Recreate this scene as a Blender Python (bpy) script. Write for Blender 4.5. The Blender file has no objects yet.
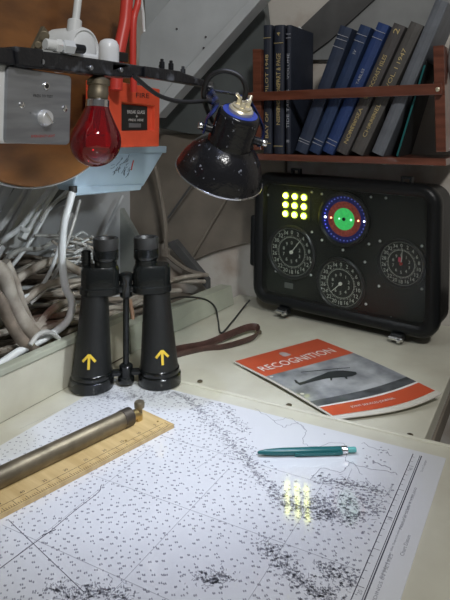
import bpy, bmesh, math, random
from mathutils import Vector, Matrix, noise
random.seed(7)
SC = bpy.context.scene
COL = SC.collection
R = math.radians

# ------------------------------------------------------------------ camera
FPX, CAMH, HORIZON = 605.0, 0.44, 124.0     # level camera with a vertical lens shift
PT, RL, YW = 0.0, 0.0, R(28.5)
cy, sy = math.cos(YW), math.sin(YW)
RIGHT = Vector((cy, sy, 0))
FWD = Vector((-sy*math.cos(PT), cy*math.cos(PT), -math.sin(PT)))
UP = Vector((-sy*math.sin(PT), cy*math.sin(PT), math.cos(PT)))
CX = math.cos(RL)*RIGHT + math.sin(RL)*UP
CY = -math.sin(RL)*RIGHT + math.cos(RL)*UP
CAM = Vector((0, 0, CAMH))
cd = bpy.data.cameras.new('camera'); cam = bpy.data.objects.new('camera', cd); COL.objects.link(cam)
cd.sensor_fit = 'VERTICAL'; cd.sensor_height = 24; cd.sensor_width = 18; cd.lens = 24*FPX/600
cd.shift_y = -(300-HORIZON)/600
cd.clip_start = 0.01; cd.clip_end = 50
cam.matrix_world = Matrix.Translation(CAM) @ Matrix((CX, CY, -FWD)).transposed().to_4x4()
SC.camera = cam

# ------------------------------------------------------------------ light, exposure
SC.view_settings.view_transform = 'Standard'; SC.view_settings.look = 'None'
SC.view_settings.gamma = 1; SC.view_settings.use_curve_mapping = False
SC.view_settings.exposure = 0.0
w = bpy.data.worlds.new('world'); SC.world = w; w.use_nodes = True
w.node_tree.nodes['Background'].inputs[0].default_value = (0.70, 0.70, 0.70, 1)
w.node_tree.nodes['Background'].inputs[1].default_value = 0.13

def area(name, loc, aim, size, power, col):
    l = bpy.data.lights.new(name, 'AREA'); l.energy = power; l.color = col; l.size = size
    o = bpy.data.objects.new(name, l); COL.objects.link(o); o.location = loc
    o.rotation_euler = (Vector(aim)-Vector(loc)).to_track_quat('-Z', 'Y').to_euler(); return o
area('cabin_light', (0.75, -0.35, 1.75), (-0.3, 0.7, 0.0), 0.20, 22.0, (1.0, 0.985, 0.96))
sl = bpy.data.lights.new('overhead_spot', 'SPOT'); sl.energy = 42; sl.color = (.60, .68, 1.0); sl.spot_size = R(26); sl.spot_blend = 1.0; sl.shadow_soft_size = .03
so = bpy.data.objects.new('overhead_spot', sl); COL.objects.link(so); so.location = (-.02, .52, 1.5)
so.rotation_euler = (Vector((-.43, .68, 0))-Vector(so.location)).to_track_quat('-Z', 'Y').to_euler()

# ------------------------------------------------------------------ helpers
def ray(px, py):
    x = (px-225)/FPX; y = -(py-HORIZON)/FPX
    return FWD + x*CX + y*CY
def at(px, py, x=None, y=None, z=None, plane=None, depth=None):
    d = ray(px, py)
    if depth is not None: return CAM + d*depth
    if plane is not None:
        p, n = plane; return CAM + d*((p-CAM).dot(n)/d.dot(n))
    if x is not None: return CAM + d*(x/d.x)
    if y is not None: return CAM + d*(y/d.y)
    return CAM + d*((z-CAMH)/d.z)

MATS = {}
def mat(name, col, rough=0.6, metal=0.0, var=0.0, scale=20.0, col2=None, bump=0.0, bscale=None, coat=0.0, coat_r=0.05, spec=0.5, emit=0.0, detail=4, stretch=(1, 1, 1), lo=.35, hi=.65):
    m = bpy.data.materials.new(name); m.use_nodes = True; nt = m.node_tree; b = nt.nodes['Principled BSDF']
    c = (*col, 1)
    b.inputs['Base Color'].default_value = c; b.inputs['Roughness'].default_value = rough
    b.inputs['Metallic'].default_value = metal; b.inputs['Specular IOR Level'].default_value = spec
    if coat: b.inputs['Coat Weight'].default_value = coat; b.inputs['Coat Roughness'].default_value = coat_r
    if emit: b.inputs['Emission Color'].default_value = c; b.inputs['Emission Strength'].default_value = emit
    if var or col2 or bump:
        tc = nt.nodes.new('ShaderNodeTexCoord'); mp = nt.nodes.new('ShaderNodeMapping'); mp.inputs['Scale'].default_value = stretch
        nt.links.new(tc.outputs['Object'], mp.inputs[0])
        nz = nt.nodes.new('ShaderNodeTexNoise'); nz.inputs['Scale'].default_value = scale; nz.inputs['Detail'].default_value = detail
        nt.links.new(mp.outputs[0], nz.inputs[0])
        if var or col2:
            rp = nt.nodes.new('ShaderNodeValToRGB'); nt.links.new(nz.outputs[0], rp.inputs[0])
            rp.color_ramp.elements[0].position = lo; rp.color_ramp.elements[1].position = hi
            c2 = col2 if col2 else tuple(v*(1-var) for v in col)
            rp.color_ramp.elements[0].color = (*c2, 1); rp.color_ramp.elements[1].color = c
            nt.links.new(rp.outputs[0], b.inputs['Base Color'])
        if bump:
            n2 = nt.nodes.new('ShaderNodeTexNoise'); n2.inputs['Scale'].default_value = bscale or scale*4; n2.inputs['Detail'].default_value = 3
            nt.links.new(mp.outputs[0], n2.inputs[0])
            bp = nt.nodes.new('ShaderNodeBump'); bp.inputs['Strength'].default_value = bump; bp.inputs['Distance'].default_value = 0.002
            nt.links.new(n2.outputs[0], bp.inputs['Height']); nt.links.new(bp.outputs[0], b.inputs['Normal'])
    MATS[name] = m; return m
def clearmat(name, tint, refl_rough=0.02, ior=1.45, gain=1.0):
    m = bpy.data.materials.new(name); m.use_nodes = True; nt = m.node_tree; nt.nodes.clear()
    o = nt.nodes.new('ShaderNodeOutputMaterial'); mx = nt.nodes.new('ShaderNodeMixShader'); fr = nt.nodes.new('ShaderNodeFresnel')
    fr.inputs[0].default_value = ior; t = nt.nodes.new('ShaderNodeBsdfTransparent'); t.inputs[0].default_value = (*tint, 1)
    g = nt.nodes.new('ShaderNodeBsdfGlossy'); g.inputs['Roughness'].default_value = refl_rough
    mu = nt.nodes.new('ShaderNodeMath'); mu.operation = 'MULTIPLY'; mu.inputs[1].default_value = gain
    nt.links.new(fr.outputs[0], mu.inputs[0]); nt.links.new(mu.outputs[0], mx.inputs[0])
    nt.links.new(t.outputs[0], mx.inputs[1]); nt.links.new(g.outputs[0], mx.inputs[2]); nt.links.new(mx.outputs[0], o.inputs[0])
    return m

class MB:
    def __init__(s): s.v = []; s.f = []; s.m = []; s.sm = []
    def add(s, vs, fs, mi=0, smooth=True):
        k = len(s.v); s.v += [Vector(v) for v in vs]
        for f in fs: s.f.append(tuple(i+k for i in f)); s.m.append(mi); s.sm.append(smooth)
        return s
    def rings(s, rs, closed=True, cap0=True, cap1=True, mi=0, smooth=True):
        n = len(rs[0]); vs = [p for r in rs for p in r]; fs = []
        for i in range(len(rs)-1):
            for j in range(n if closed else n-1):
                a = i*n+j; b = i*n+(j+1) % n; fs.append((a, b, b+n, a+n))
        s.add(vs, fs, mi, smooth)
        if cap0: s.add(rs[0], [tuple(reversed(range(n)))], mi, False)
        if cap1: s.add(rs[-1], [tuple(range(n))], mi, False)
        return s
    def lathe(s, prof, M=None, seg=32, cap0=True, cap1=True, mi=0):
        M = M or Matrix()
        rs = [[M @ Vector((r*math.cos(2*math.pi*k/seg), r*math.sin(2*math.pi*k/seg), z)) for k in range(seg)] for r, z in prof]
        return s.rings(rs, True, cap0, cap1, mi)
    def cyl(s, a, b, r, r2=None, seg=20, mi=0):
        a = Vector(a); b = Vector(b); d = b-a; q = d.to_track_quat('Z', 'Y').to_matrix().to_4x4()
        L = d.length; r2 = r if r2 is None else r2; e = min(r, r2, L)*0.12
        return s.lathe([(r-e, 0), (r, e), (r2, L-e), (r2-e, L)], Matrix.Translation(a) @ q, seg, mi=mi)
    def box(s, c, size, M=None, bev=0.0, mi=0, seg=2):
        bm = bmesh.new(); bmesh.ops.create_cube(bm, size=1)
        for v in bm.verts: v.co = Vector((v.co.x*size[0], v.co.y*size[1], v.co.z*size[2]))
        if bev: bmesh.ops.bevel(bm, geom=bm.edges[:], offset=min(bev, min(size)*.45), segments=seg, profile=0.5, affect='EDGES')
        T = (M or Matrix()) @ Matrix.Translation(Vector(c)); bm.verts.index_update()
        s.add([T @ v.co for v in bm.verts], [tuple(v.index for v in f.verts) for f in bm.faces], mi, False); bm.free(); return s
    def tube(s, pts, r, seg=8, mi=0, sub=6, smooth=True, flat=None):
        P = spline(pts, sub) if smooth else [Vector(p) for p in pts]
        n = len(P); T = [(P[min(i+1, n-1)]-P[max(i-1, 0)]).normalized() for i in range(n)]
        nv = T[0].orthogonal().normalized(); rs = []
        if flat is not None: nv = (flat - T[0]*flat.dot(T[0])).normalized()
        for i in range(n):
            nv = (nv-T[i]*nv.dot(T[i])).normalized(); bv = T[i].cross(nv)
            rr = r[i*len(r)//n] if isinstance(r, list) else r
            ra, rb = rr if isinstance(rr, tuple) else (rr, rr)
            rs.append([P[i]+nv*(ra*math.cos(2*math.pi*k/seg))+bv*(rb*math.sin(2*math.pi*k/seg)) for k in range(seg)])
        return s.rings(rs, mi=mi)
    def prism(s, pts, ext, mi=0):      # polygon of 3-D points extruded by a vector
        pts = [Vector(p) for p in pts]; n = len(pts); ext = Vector(ext)
        s.add(pts+[p+ext for p in pts], [tuple(range(n)), tuple(reversed(range(n, 2*n)))]+[(i, i+n, (i+1) % n+n, (i+1) % n) for i in range(n)], mi, False); return s
    def build(s, name, mats, parent=None, world=False, auto=True, bevel=0.0):
        me = bpy.data.meshes.new(name); vs = s.v
        if parent is not None and world:
            inv = ROOTM[parent.name].inverted(); vs = [inv @ v for v in vs]
        org = Vector((0, 0, 0))
        if parent is None:
            xs = [v.x for v in vs]; ys = [v.y for v in vs]; zs = [v.z for v in vs]
            org = Vector(((min(xs)+max(xs))/2, (min(ys)+max(ys))/2, min(zs))); vs = [v-org for v in vs]
        me.from_pydata([tuple(v) for v in vs], [], s.f)
        for m in (mats if isinstance(mats, (list, tuple)) else [mats]): me.materials.append(m)
        me.polygons.foreach_set('material_index', s.m); me.polygons.foreach_set('use_smooth', s.sm)
        bm = bmesh.new(); bm.from_mesh(me); bmesh.ops.remove_doubles(bm, verts=bm.verts, dist=1e-6) if len(s.v) < 20000 else None
        if len(s.v) < 20000: bmesh.ops.recalc_face_normals(bm, faces=bm.faces)
        if auto:
            for e in bm.edges:
                if len(e.link_faces) == 2 and e.calc_face_angle(0) > R(38): e.smooth = False
        bm.to_mesh(me); bm.free()
        o = bpy.data.objects.new(name, me); COL.objects.link(o)
        if parent is not None:
            o.parent = parent; ROOTM[o.name] = ROOTM[parent.name]
        else: o.location = org; ROOTM[o.name] = Matrix.Translation(org)
        if bevel:
            b = o.modifiers.new('bevel', 'BEVEL'); b.width = bevel; b.segments = 2; b.limit_method = 'ANGLE'
        return o
ROOTM = {}
def spline(pts, sub=6):
    P = [Vector(p) for p in pts]
    if len(P) < 3: return [P[0].lerp(P[1], i/sub) for i in range(sub+1)]
    P = [P[0]*2-P[1]]+P+[P[-1]*2-P[-2]]; out = []
    for i in range(1, len(P)-2):
        a, b, c, d = P[i-1:i+3]
        for k in range(sub):
            t = k/sub; out.append(0.5*((2*b)+(c-a)*t+(2*a-5*b+4*c-d)*t*t+(3*b-a-3*c+d)*t**3))
    out.append(P[-2]); return out
def thing(name, label, cat, M, group=None):
    if not isinstance(M, Matrix): M = Matrix.Translation(Vector(M))
    o = bpy.data.objects.new(name, None); COL.objects.link(o); o.empty_display_size = .02
    o.matrix_world = M; ROOTM[o.name] = M.copy(); tag(o, label, cat, group); return o
def tag(o, label, cat, group=None, kind=None):
    o['label'] = label; o['category'] = cat
    if group: o['group'] = group
    if kind: o['kind'] = kind
    return o
def struct(o): o['kind'] = 'structure'; return o
def frame(origin, X, Z):
    X = X.normalized(); Z = (Z-X*Z.dot(X)).normalized(); Y = Z.cross(X)
    return Matrix.Translation(origin) @ Matrix((X, Y, Z)).transposed().to_4x4()
def text_geo(body, h=1.0, w=None):       # verts in a unit frame centred on 0, height h
    c = bpy.data.curves.new('lettering', 'FONT'); c.body = body; c.resolution_u = 2; c.align_x = 'LEFT'
    o = bpy.data.objects.new('lettering', c); COL.objects.link(o); bpy.context.view_layer.update()
    me = bpy.data.meshes.new_from_object(o); vs = [v.co.copy() for v in me.vertices]; fs = [tuple(p.vertices) for p in me.polygons]
    bpy.data.objects.remove(o); bpy.data.curves.remove(c); bpy.data.meshes.remove(me)
    x0, x1 = min(v.x for v in vs), max(v.x for v in vs); y0, y1 = min(v.y for v in vs), max(v.y for v in vs)
    k = h/(y1-y0); kx = (w/(x1-x0)) if w else k
    return [((v.x-(x0+x1)/2)*kx, (v.y-(y0+y1)/2)*k) for v in vs], fs
def add_text(mb, body, h, fn, mi=0, w=None):   # fn(u, v) -> 3-D point
    vs, fs = text_geo(body, h, w); mb.add([fn(u, v) for u, v in vs], fs, mi, False)

# ------------------------------------------------------------------ materials
CREAM = mat('cream_paint', (0.62, 0.61, 0.51), .38, scale=9, bump=.15, bscale=60, col2=(.52, .50, .41))
CREAM_D = mat('cream_paint_worn', (0.45, 0.47, 0.38), .45, var=.2, scale=12, bump=.15, bscale=50)
GREYGREEN = mat('grey_green_paint', (0.28, 0.30, 0.28), .5, var=.25, scale=8, bump=.2, bscale=40)
LIGHTGREY = mat('light_grey_paint', (0.60, 0.63, 0.65), .45, var=.18, scale=7, bump=.2, bscale=30)
DARKPAINT = mat('dark_grey_paint', (0.10, 0.10, 0.10), .6, var=.4, scale=12)
WALLM = mat('stained_white_paint', (0.60, 0.57, 0.52), .6, scale=9, col2=(.40, .32, .26), bump=.3, bscale=90, lo=.30, hi=.52)
SLATEP = mat('slate_paint', (.13, .145, .145), .5, var=.3, scale=8, bump=.2)
UMBER = mat('brown_grey_paint_and_shade', (0.22, 0.19, 0.155), .6, var=.3, scale=10, bump=.2)  # also carries the shade on the back wall below the lamp
FLOORM = mat('dark_floor', (0.05, 0.045, 0.04), .8, var=.3, scale=10)
BLACKG = mat('black_gloss_paint', (0.010, 0.010, 0.011), .2, scale=120, col2=(.22, .23, .25), lo=.29, hi=.33, bump=.45, bscale=110)
BLACKP = mat('black_worn_paint', (0.010, 0.011, 0.014), .33, scale=38, col2=(.12, .13, .15), bump=.6, bscale=90, lo=.30, hi=.44, detail=7)
BLACKR = mat('black_rubber', (0.015, 0.015, 0.015), .5)
LEATHR = mat('black_leatherette', (0.007, 0.008, 0.008), .36, bump=.5, bscale=900, scale=100)
BINOM = mat('black_enamel', (0.006, 0.007, 0.007), .18, bump=.15, bscale=200)
CHROME = mat('chrome', (0.75, 0.75, 0.75), .2, 1)
SATIN = mat('satin_metal', (.72, .73, .74), .38, .5)
STEEL = mat('brushed_steel', (0.40, 0.42, 0.45), .42, .8, var=.25, scale=12, stretch=(1, 1, 8), bump=.05)
BRASS = mat('brass', (0.62, 0.47, 0.22), .32, 1, var=.3, scale=60)
OLDBRASS = mat('tarnished_brass', (0.27, 0.23, 0.16), .48, .8, var=.35, scale=40, bump=.1)
PALEBRASS = mat('pale_brass', (0.85, 0.78, 0.58), .3, .7)
BOXWOOD = mat('boxwood', (0.62, 0.46, 0.22), .4, scale=14, col2=(.50, .35, .15), stretch=(6, .6, 1), bump=.1, coat=.3)
PLY = mat('varnished_plywood', (0.25, 0.105, 0.030), .4, scale=6, col2=(.055, .022, .009), stretch=(1, 1, 2.5), bump=.2, coat=.2, detail=6, lo=.3, hi=.62)
MAHOG = mat('mahogany', (0.19, 0.062, 0.036), .3, scale=16, col2=(.10, .03, .016), stretch=(.6, 3, 6), coat=.5, bump=.1)
WHITEP = mat('white_enamel', (0.72, 0.74, 0.74), .35, var=.12, scale=25, bump=.2)
WHITECABLE = mat('white_cable', (0.74, 0.77, 0.78), .45, var=.1, scale=30)
GREYCABLE = mat('grey_cable', (0.50, 0.50, 0.48), .5, var=.25, scale=40)
BEIGECABLE = mat('beige_cable', (0.50, 0.46, 0.40), .6, scale=22, col2=(.24, .20, .16), bump=.3)
BEIGEDARK = mat('brown_cable', (0.26, 0.21, 0.165), .65, var=.5, scale=30, bump=.3)
REDHOSE = mat('red_hose', (0.62, 0.055, 0.04), .4)
REDBOX = mat('red_orange_plastic', (0.78, 0.10, 0.045), .35, var=.12, scale=30)
PALEBLUE = mat('pale_blue_grey_plastic', (0.34, 0.45, 0.55), .4, var=.1, scale=15)
INK = mat('black_ink', (0.02, 0.02, 0.02), .5)
PRINTRED = mat('red_print', (0.5, 0.05, 0.04), .5)
PRINTWHITE = mat('white_print', (0.75, 0.75, 0.73), .5)
YELLOW = mat('yellow_paint', (0.85, 0.60, 0.06), .5, var=.1, scale=80)
TEAL = mat('teal_plastic', (0.012, 0.12, 0.125), .3)
TURQ = mat('turquoise_plastic', (0.12, 0.42, 0.40), .35)
STRAP = mat('brown_leather', (0.085, 0.04, 0.032), .5, var=.4, scale=60, bump=.4)
CHART = mat('chart_paper', (0.74, 0.76, 0.79), .5, coat=1.0, coat_r=.07)
def ripple(m):       # the clear cover sheet does not lie quite flat
    nt = m.node_tree; b = nt.nodes['Principled BSDF']; tc = nt.nodes.new('ShaderNodeTexCoord'); nz = nt.nodes.new('ShaderNodeTexNoise'); nz.inputs['Scale'].default_value = 9
    nt.links.new(tc.outputs['Object'], nz.inputs[0]); a = nt.nodes.new('ShaderNodeVectorMath'); a.operation = 'MULTIPLY_ADD'
    nt.links.new(nz.outputs['Color'], a.inputs[0]); a.inputs[1].default_value = (.012, .012, 0); a.inputs[2].default_value = (-.050, .082, 1)
    n = nt.nodes.new('ShaderNodeVectorMath'); n.operation = 'NORMALIZE'; nt.links.new(a.outputs[0], n.inputs[0]); nt.links.new(n.outputs[0], b.inputs['Coat Normal']); return m
ripple(CHART)
CHARTINK = mat('chart_ink', (0.36, 0.37, 0.42), .5, coat=1.0, coat_r=.07)
CHARTDARK = mat('chart_line_ink', (0.10, 0.10, 0.13), .5, coat=1.0, coat_r=.07)
ripple(CHARTINK); ripple(CHARTDARK)
ORANGE = mat('orange_print', (0.58, 0.095, 0.04), .35, coat=.3)
PHOTO = mat('cloudy_sky_print', (0.46, 0.48, 0.50), .35, scale=18, col2=(.15, .16, .18), coat=.3, detail=5, stretch=(1, 1, 1))
SEA = mat('dark_sea_print', (0.12, 0.13, 0.14), .35, scale=40, col2=(.05, .055, .06), coat=.3)
PAPER = mat('paper', (0.62, 0.60, 0.54), .6)
HELI = mat('helicopter_print', (0.03, 0.035, 0.04), .4, coat=.3)
PANEL = mat('black_panel', (0.016, 0.019, 0.017), .55, scale=30, var=.3)
CASEM = mat('black_case_plastic', (0.008, 0.009, 0.010), .36, spec=.3, bump=.3, bscale=250, scale=40)
DIALW = mat('dial_marking', (0.66, 0.68, 0.60), .5)
HANDW = mat('dial_hand', (0.8, 0.8, 0.72), .4)

# ------------------------------------------------------------------ setting
XL, YE, YWALL = -0.714, 0.868, 1.40
struct(MB().box((0.1, 0.4, -0.95), (3.0, 3.4, .04)).build('floor', FLOORM))
struct(MB().box((0.1, YWALL+.02, 0.2), (2.8, .04, 2.3)).build('wall_back', WALLM))
struct(MB().box((-1.12, 0.4, 0.2), (.04, 3.2, 2.3)).build('wall_left', GREYGREEN))

# ------------------------------------------------------------------ chart table
t = thing('chart_table', 'cream painted table top carrying the nautical chart', 'table', (0.1, 0.2, -0.03))
b = MB(); b.box((-.06, (YE-.5)/2, -.012), (2*.6555, YE+.5, .024), bev=.002); b.build('table_top', CREAM, t, world=True)
b = MB(); b.box((-.05, YE+.002, -.0100), (1.3, .007, .026), bev=.003, seg=3); b.build('edge_strip', CREAM, t, world=True)
t2 = thing('side_shelf', 'cream painted shelf board under the magazine and the instrument case', 'shelf', (-.4, 1.06, -.03))
MB().box((-.4372, (YE+.008+YWALL)/2, -.014), (.5564, YWALL-YE-.012, .024), bev=.0015).build('shelf_board', CREAM, t2, world=True)
b = MB(); b.box((-.1590+.0022, (YE+.01+YWALL)/2, -.04), (.004, YWALL-YE-.02, .028), bev=.001); b.build('edge_board', UMBER, t2, world=True)
# small screw heads in the table surface
for (px, py, what) in ((289, 405, 'below the left edge of the magazine'), (200, 381, 'beside the right barrel of the binoculars'), (410, 435, 'near the right end of the table edge')):
    p = at(px, py, z=0)
    s = MB(); s.lathe([(.0045, -.001), (.0045, .0008), (.0035, .0014), (.0012, .0014), (.001, .0004)], Matrix.Translation(p), 16)
    tag(s.build('screw', OLDBRASS), 'small dull screw head in the cream table, '+what, 'screw')

# ledge beside the cable trough
t = thing('cable_trough', 'cream painted ledge board along the left side of the table', 'ledge', (XL, .8, 0))
b = MB(); b.box((XL-.006, .38, .0375), (.012, 1.1, .075), bev=.001); b.build('board', CREAM, t, world=True)
b = MB(); b.box((XL-.006, .38, .0745), (.018, 1.1, .011), bev=.002); b.build('top_strip', CREAM_D, t, world=True)
b = MB()
b.prism([(XL+.002, .935, 0), (XL+.028, 1.31, 0), (XL+.020, 1.31, .044), (XL-.002, .935, .050)], (-.03, 0, 0)); b.build('low_board', CREAM_D, t, world=True)
MB().box((-.9, .5, -.03), (.36, 1.9, .02)).build('trough_floor', UMBER, t, world=True)

# ------------------------------------------------------------------ structural members of the cabin
def strut(name, pix, depthy, ext, m, label, cat='beam', x=None, bev=.0015):
    pts = [at(px, py, y=depthy) if x is None else at(px, py, x=x) for px, py in pix]
    o = MB().prism(pts, ext).build(name, m, bevel=bev); tag(o, label, cat); return o
beam = thing('diagonal_beam', 'wide light grey diagonal beam behind the lamp arm', 'beam', at(190, 60, y=1.27))
MB().prism([at(*p, y=1.27) for p in ((186, -20), (268, -14), (183, 71), (150, 110), (138, 78), (140, 36))], (0, .03, 0)).build('web', LIGHTGREY, beam, world=True, bevel=.002)
MB().prism([at(*p, y=1.262) for p in ((262, -14), (271, -12), (156, 118), (150, 110), (183, 71))], (0, .045, 0)).build('flange', LIGHTGREY, beam, world=True, bevel=.002)
for p in ((177, 29), (206, 37), (204, 48), (160, 66)):
    q = at(*p, y=1.27); MB().cyl(q+Vector((0, .002, 0)), q-Vector((0, .003, 0)), .0025, seg=10).build('rivet', DARKPAINT, beam, world=True)
strut('wall_panel', ((150, 126), (200, 40), (262, -10), (270, 60), (262, 136), (190, 134)), 1.365, (0, .03, 0), SLATEP, 'dark grey green wall panel behind the lamp and the bookshelf post', 'panel')
strut('ceiling_panel', ((146, 34), (143, -30), (190, -30)), 1.385, (0, .02, 0), LIGHTGREY, 'pale triangular panel beside the red hoses at the top', 'panel')
strut('wall_shade_panel', ((100, 134), (285, 134), (285, 236), (236, 246), (214, 252), (190, 262), (165, 240), (120, 262), (90, 240)), 1.385, (0, .015, 0), UMBER, 'brown grey panel painted as the shaded part of the wall below the lamp', 'panel')  # wall shade put into a brown panel, lower edge near the lamplight boundary
strut('dark_strut', ((240, 66), (300, 28), (350, -20), (395, -20), (330, 40), (262, 90)), 1.377, (0, .008, 0), DARKPAINT, 'dark diagonal strut behind the row of books', 'beam')
strut('grey_strut', ((290, 60), (345, -5), (450, -8), (450, 30), (420, 60)), 1.387, (0, .013, 0), mat('mid_grey_paint', (.30, .31, .31), .5, var=.3, scale=8), 'grey plate behind the tops of the leaning books', 'panel')
strut('white_strip', ((286, 40), (299, 26), (303, 30), (290, 44)), 1.3755, (0, .003, 0), WHITEP, 'small white strip behind the gap between upright and leaning books', 'strip')
strut('black_strut', ((166, 243), (174, 240), (207, 280), (207, 290)), 1.34, (0, .02, 0), DARKPAINT, 'dark slanting strut ending behind the ledge right of the binoculars', 'beam')
strut('pale_side_panel', ((62, 220), (118, 205), (150, 262), (100, 300), (20, 300)), 1.34, (0, .02, 0), GREYGREEN, 'grey panel behind the looped cables left of the binoculars', 'panel')
# rods on the wall
def rod(name, pix, r, m, label, y=None, x=None, cat='rod'):
    o = MB().tube([at(px, py, y=y, x=x) for px, py in pix], r, 8).build(name, m); tag(o, label, cat); return o
rod('push_rod', ((185, 269), (224, 202), (240, 176)), .0045, UMBER, 'thin diagonal rod on the wall below the lamp shade', y=1.36)
rod('push_rod', ((166, 254), (165, 222), (158, 180), (148, 140)), .006, UMBER, 'upright brown grey rod behind the right eyepiece', y=1.33)
rod('push_rod', ((168, 256), (178, 264), (190, 271), (204, 275)), .006, UMBER, 'short brown grey rod leading right from the upright rod', y=1.32)
rod('push_rod', ((168, 218), (188, 190), (205, 168)), .003, DARKPAINT, 'thin dark rod slanting up from the upright rod', y=1.35)
cl = MB(); p = at(166, 253, y=1.32); cl.box(p, (.018, .014, .022), bev=.003); tag(cl.build('rod_joint', UMBER), 'small blocky joint where the upright rod bends, behind the right eyepiece', 'joint')

# channels on the left behind the trough
def channel(pix, wd, m, label, x):
    pts = [at(px, py, x=x) for px, py in pix]
    o = MB().prism(pts, (-wd, 0, 0)).build('channel', m, bevel=.002); tag(o, label, 'beam'); return o
channel(((33, 176), (66, 176), (12, 262), (-30, 300), (-30, 268)), .03, WHITEP, 'broad pale green grey diagonal channel below the wooden disc', -1.0)
channel(((12, 172), (22, 172), (-12, 238), (-20, 232)), .02, LIGHTGREY, 'narrow pale channel at the left edge below the wooden disc', -.98)
channel(((36, 176), (40, 176), (-6, 262), (-10, 258)), -.012, WHITEP, 'thin white rib on the broad diagonal channel', -1.0)
channel(((-30, 262), (90, 188), (170, 186), (170, 330), (-30, 330)), .02, LIGHTGREY, 'dull grey side plate low behind the cable bundle', -1.06)
rod('rod', ((123, 196), (112, 218), (102, 240)), .0045, LIGHTGREY, 'pale rod slanting down between the pale blue box and the left eyepiece', x=-.98)
t = thing('conduit', 'straight white conduit rod with a fitting below the wooden disc', 'conduit', at(28, 232, x=-.93))
MB().tube([at(56, 187, x=-.93), at(27, 231, x=-.93)], .0075, 12, smooth=False).build('tube', WHITECABLE, t, world=True)
b = MB(); b.cyl(at(30, 226, x=-.93), at(22, 240, x=-.93), .011, seg=6); b.cyl(at(20, 228, x=-.925), at(33, 234, x=-.925), .005); b.build('fitting', WHITEP, t, world=True)
rod('cable', ((68, 190), (50, 208), (40, 225), (28, 245), (5, 275)), .004, WHITECABLE, 'thin pale cable running down beside the white conduit rod', x=-.9, cat='cable')
rod('cable', ((84, 184), (66, 196), (50, 206), (40, 222)), .003, GREYCABLE, 'thin grey cable from the pale blue box towards the conduit', x=-.88, cat='cable')

# ------------------------------------------------------------------ cables in the trough
def cable(pix, r, m, label, x=-.76, seg=10):
    pts = []
    for p in pix: pts.append(at(p[0], p[1], x=(p[2] if len(p) > 2 else x)))
    o = MB().tube(pts, r, seg).build('cable', m); return tag(o, label, 'cable')
cable(((73, 190), (69, 205), (64, 225), (62, 255), (65, 285), (72, 303), (68, 320), (55, 332), (38, 342), (18, 352), (0, 364), (-20, 376)), .0066, WHITECABLE, 'thick white cable hanging from the pale blue box and curving to the left', -.742)
cable(((66, 228, -.8), (58, 250, -.8), (50, 272, -.8), (38, 290, -.8), (22, 298, -.8)), .0035, WHITECABLE, 'pale grey cable, left of the thick white hanging cable')
cable(((80, 200, -.8), (74, 222, -.8), (66, 246, -.8), (56, 272, -.8), (45, 290, -.8), (30, 304, -.8)), .003, GREYCABLE, 'thin grey cable between the pale cable and the thick white cable')
cable(((-12, 262), (2, 275), (10, 300), (22, 322), (40, 342), (56, 356)), .014, BEIGECABLE, 'thick beige conduit bundle curving down at the left edge', -.76)
cable(((-14, 285), (0, 300), (8, 318), (20, 338), (40, 354), (60, 366)), .009, BEIGEDARK, 'brown cracked hose inside the curve of the beige bundle', -.742)
cable(((5, 262), (14, 280), (22, 305), (32, 325), (48, 340)), .008, BEIGECABLE, 'beige hose right of the thick beige bundle', -.775)
cable(((-10, 300), (10, 285), (28, 272), (48, 262), (62, 262), (80, 272)), .008, BEIGECABLE, 'pale beige cable arching over the bundle towards the right', -.83)
cable(((30, 345), (38, 335), (48, 332), (58, 338), (64, 346)), .004, GREYCABLE, 'grey green cable loop just behind the ledge board', -.73)
cable(((130, 300, -.76), (133, 320, -.74), (131, 335, -.735), (134, 348, -.73), (140, 356, -.73)), .004, mat('tan_cable', (.35, .2, .12), .5), 'tan cable seen between the barrels of the binoculars')
b = MB(); rnd = random.Random(3)
for k in range(80):
    y0 = rnd.uniform(.55, .8); L = rnd.uniform(.25, .55); x0 = rnd.uniform(-1.02, -.76); x1 = x0+rnd.uniform(-.10, .12); x1 = min(max(x1, -1.02), -.76)
    z0 = rnd.uniform(0, .085)+(-x0-.73)*.38; z1 = rnd.uniform(-.01, .06)+(-x1-.73)*.2
    n = 5; pts = []
    for i in range(n):
        q = i/(n-1); pts.append((x0+(x1-x0)*q+rnd.uniform(-.012, .012), y0+L*q, z0+(z1-z0)*q+rnd.uniform(-.012, .012)+.02*math.sin(q*3.1)))
    pts = [(min(x, -.757), y, max(z, -.01)) for x, y, z in pts]
    b.tube(pts, rnd.uniform(.0028, .0085), 7, mi=rnd.choice((0, 0, 0, 1, 1, 2, 3)), sub=4)
for k in range(34):   # loose white ends near the left eyepiece
    c = at(rnd.uniform(66, 104), rnd.uniform(236, 268), x=-.88); d = Vector((rnd.uniform(-.03, .03), rnd.uniform(.03, .08), rnd.uniform(-.04, .015)))
    b.tube([c-d, c+Vector((0, 0, rnd.uniform(-.012, .012))), c+d*.6], rnd.uniform(.002, .0034), 6, mi=rnd.choice((3, 2, 0)), sub=4)
tag(b.build('cable_tangle', [BEIGECABLE, BEIGEDARK, GREYCABLE, WHITECABLE]), 'tangled beige and grey cables filling the trough behind the ledge', 'cables', kind='stuff')

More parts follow.
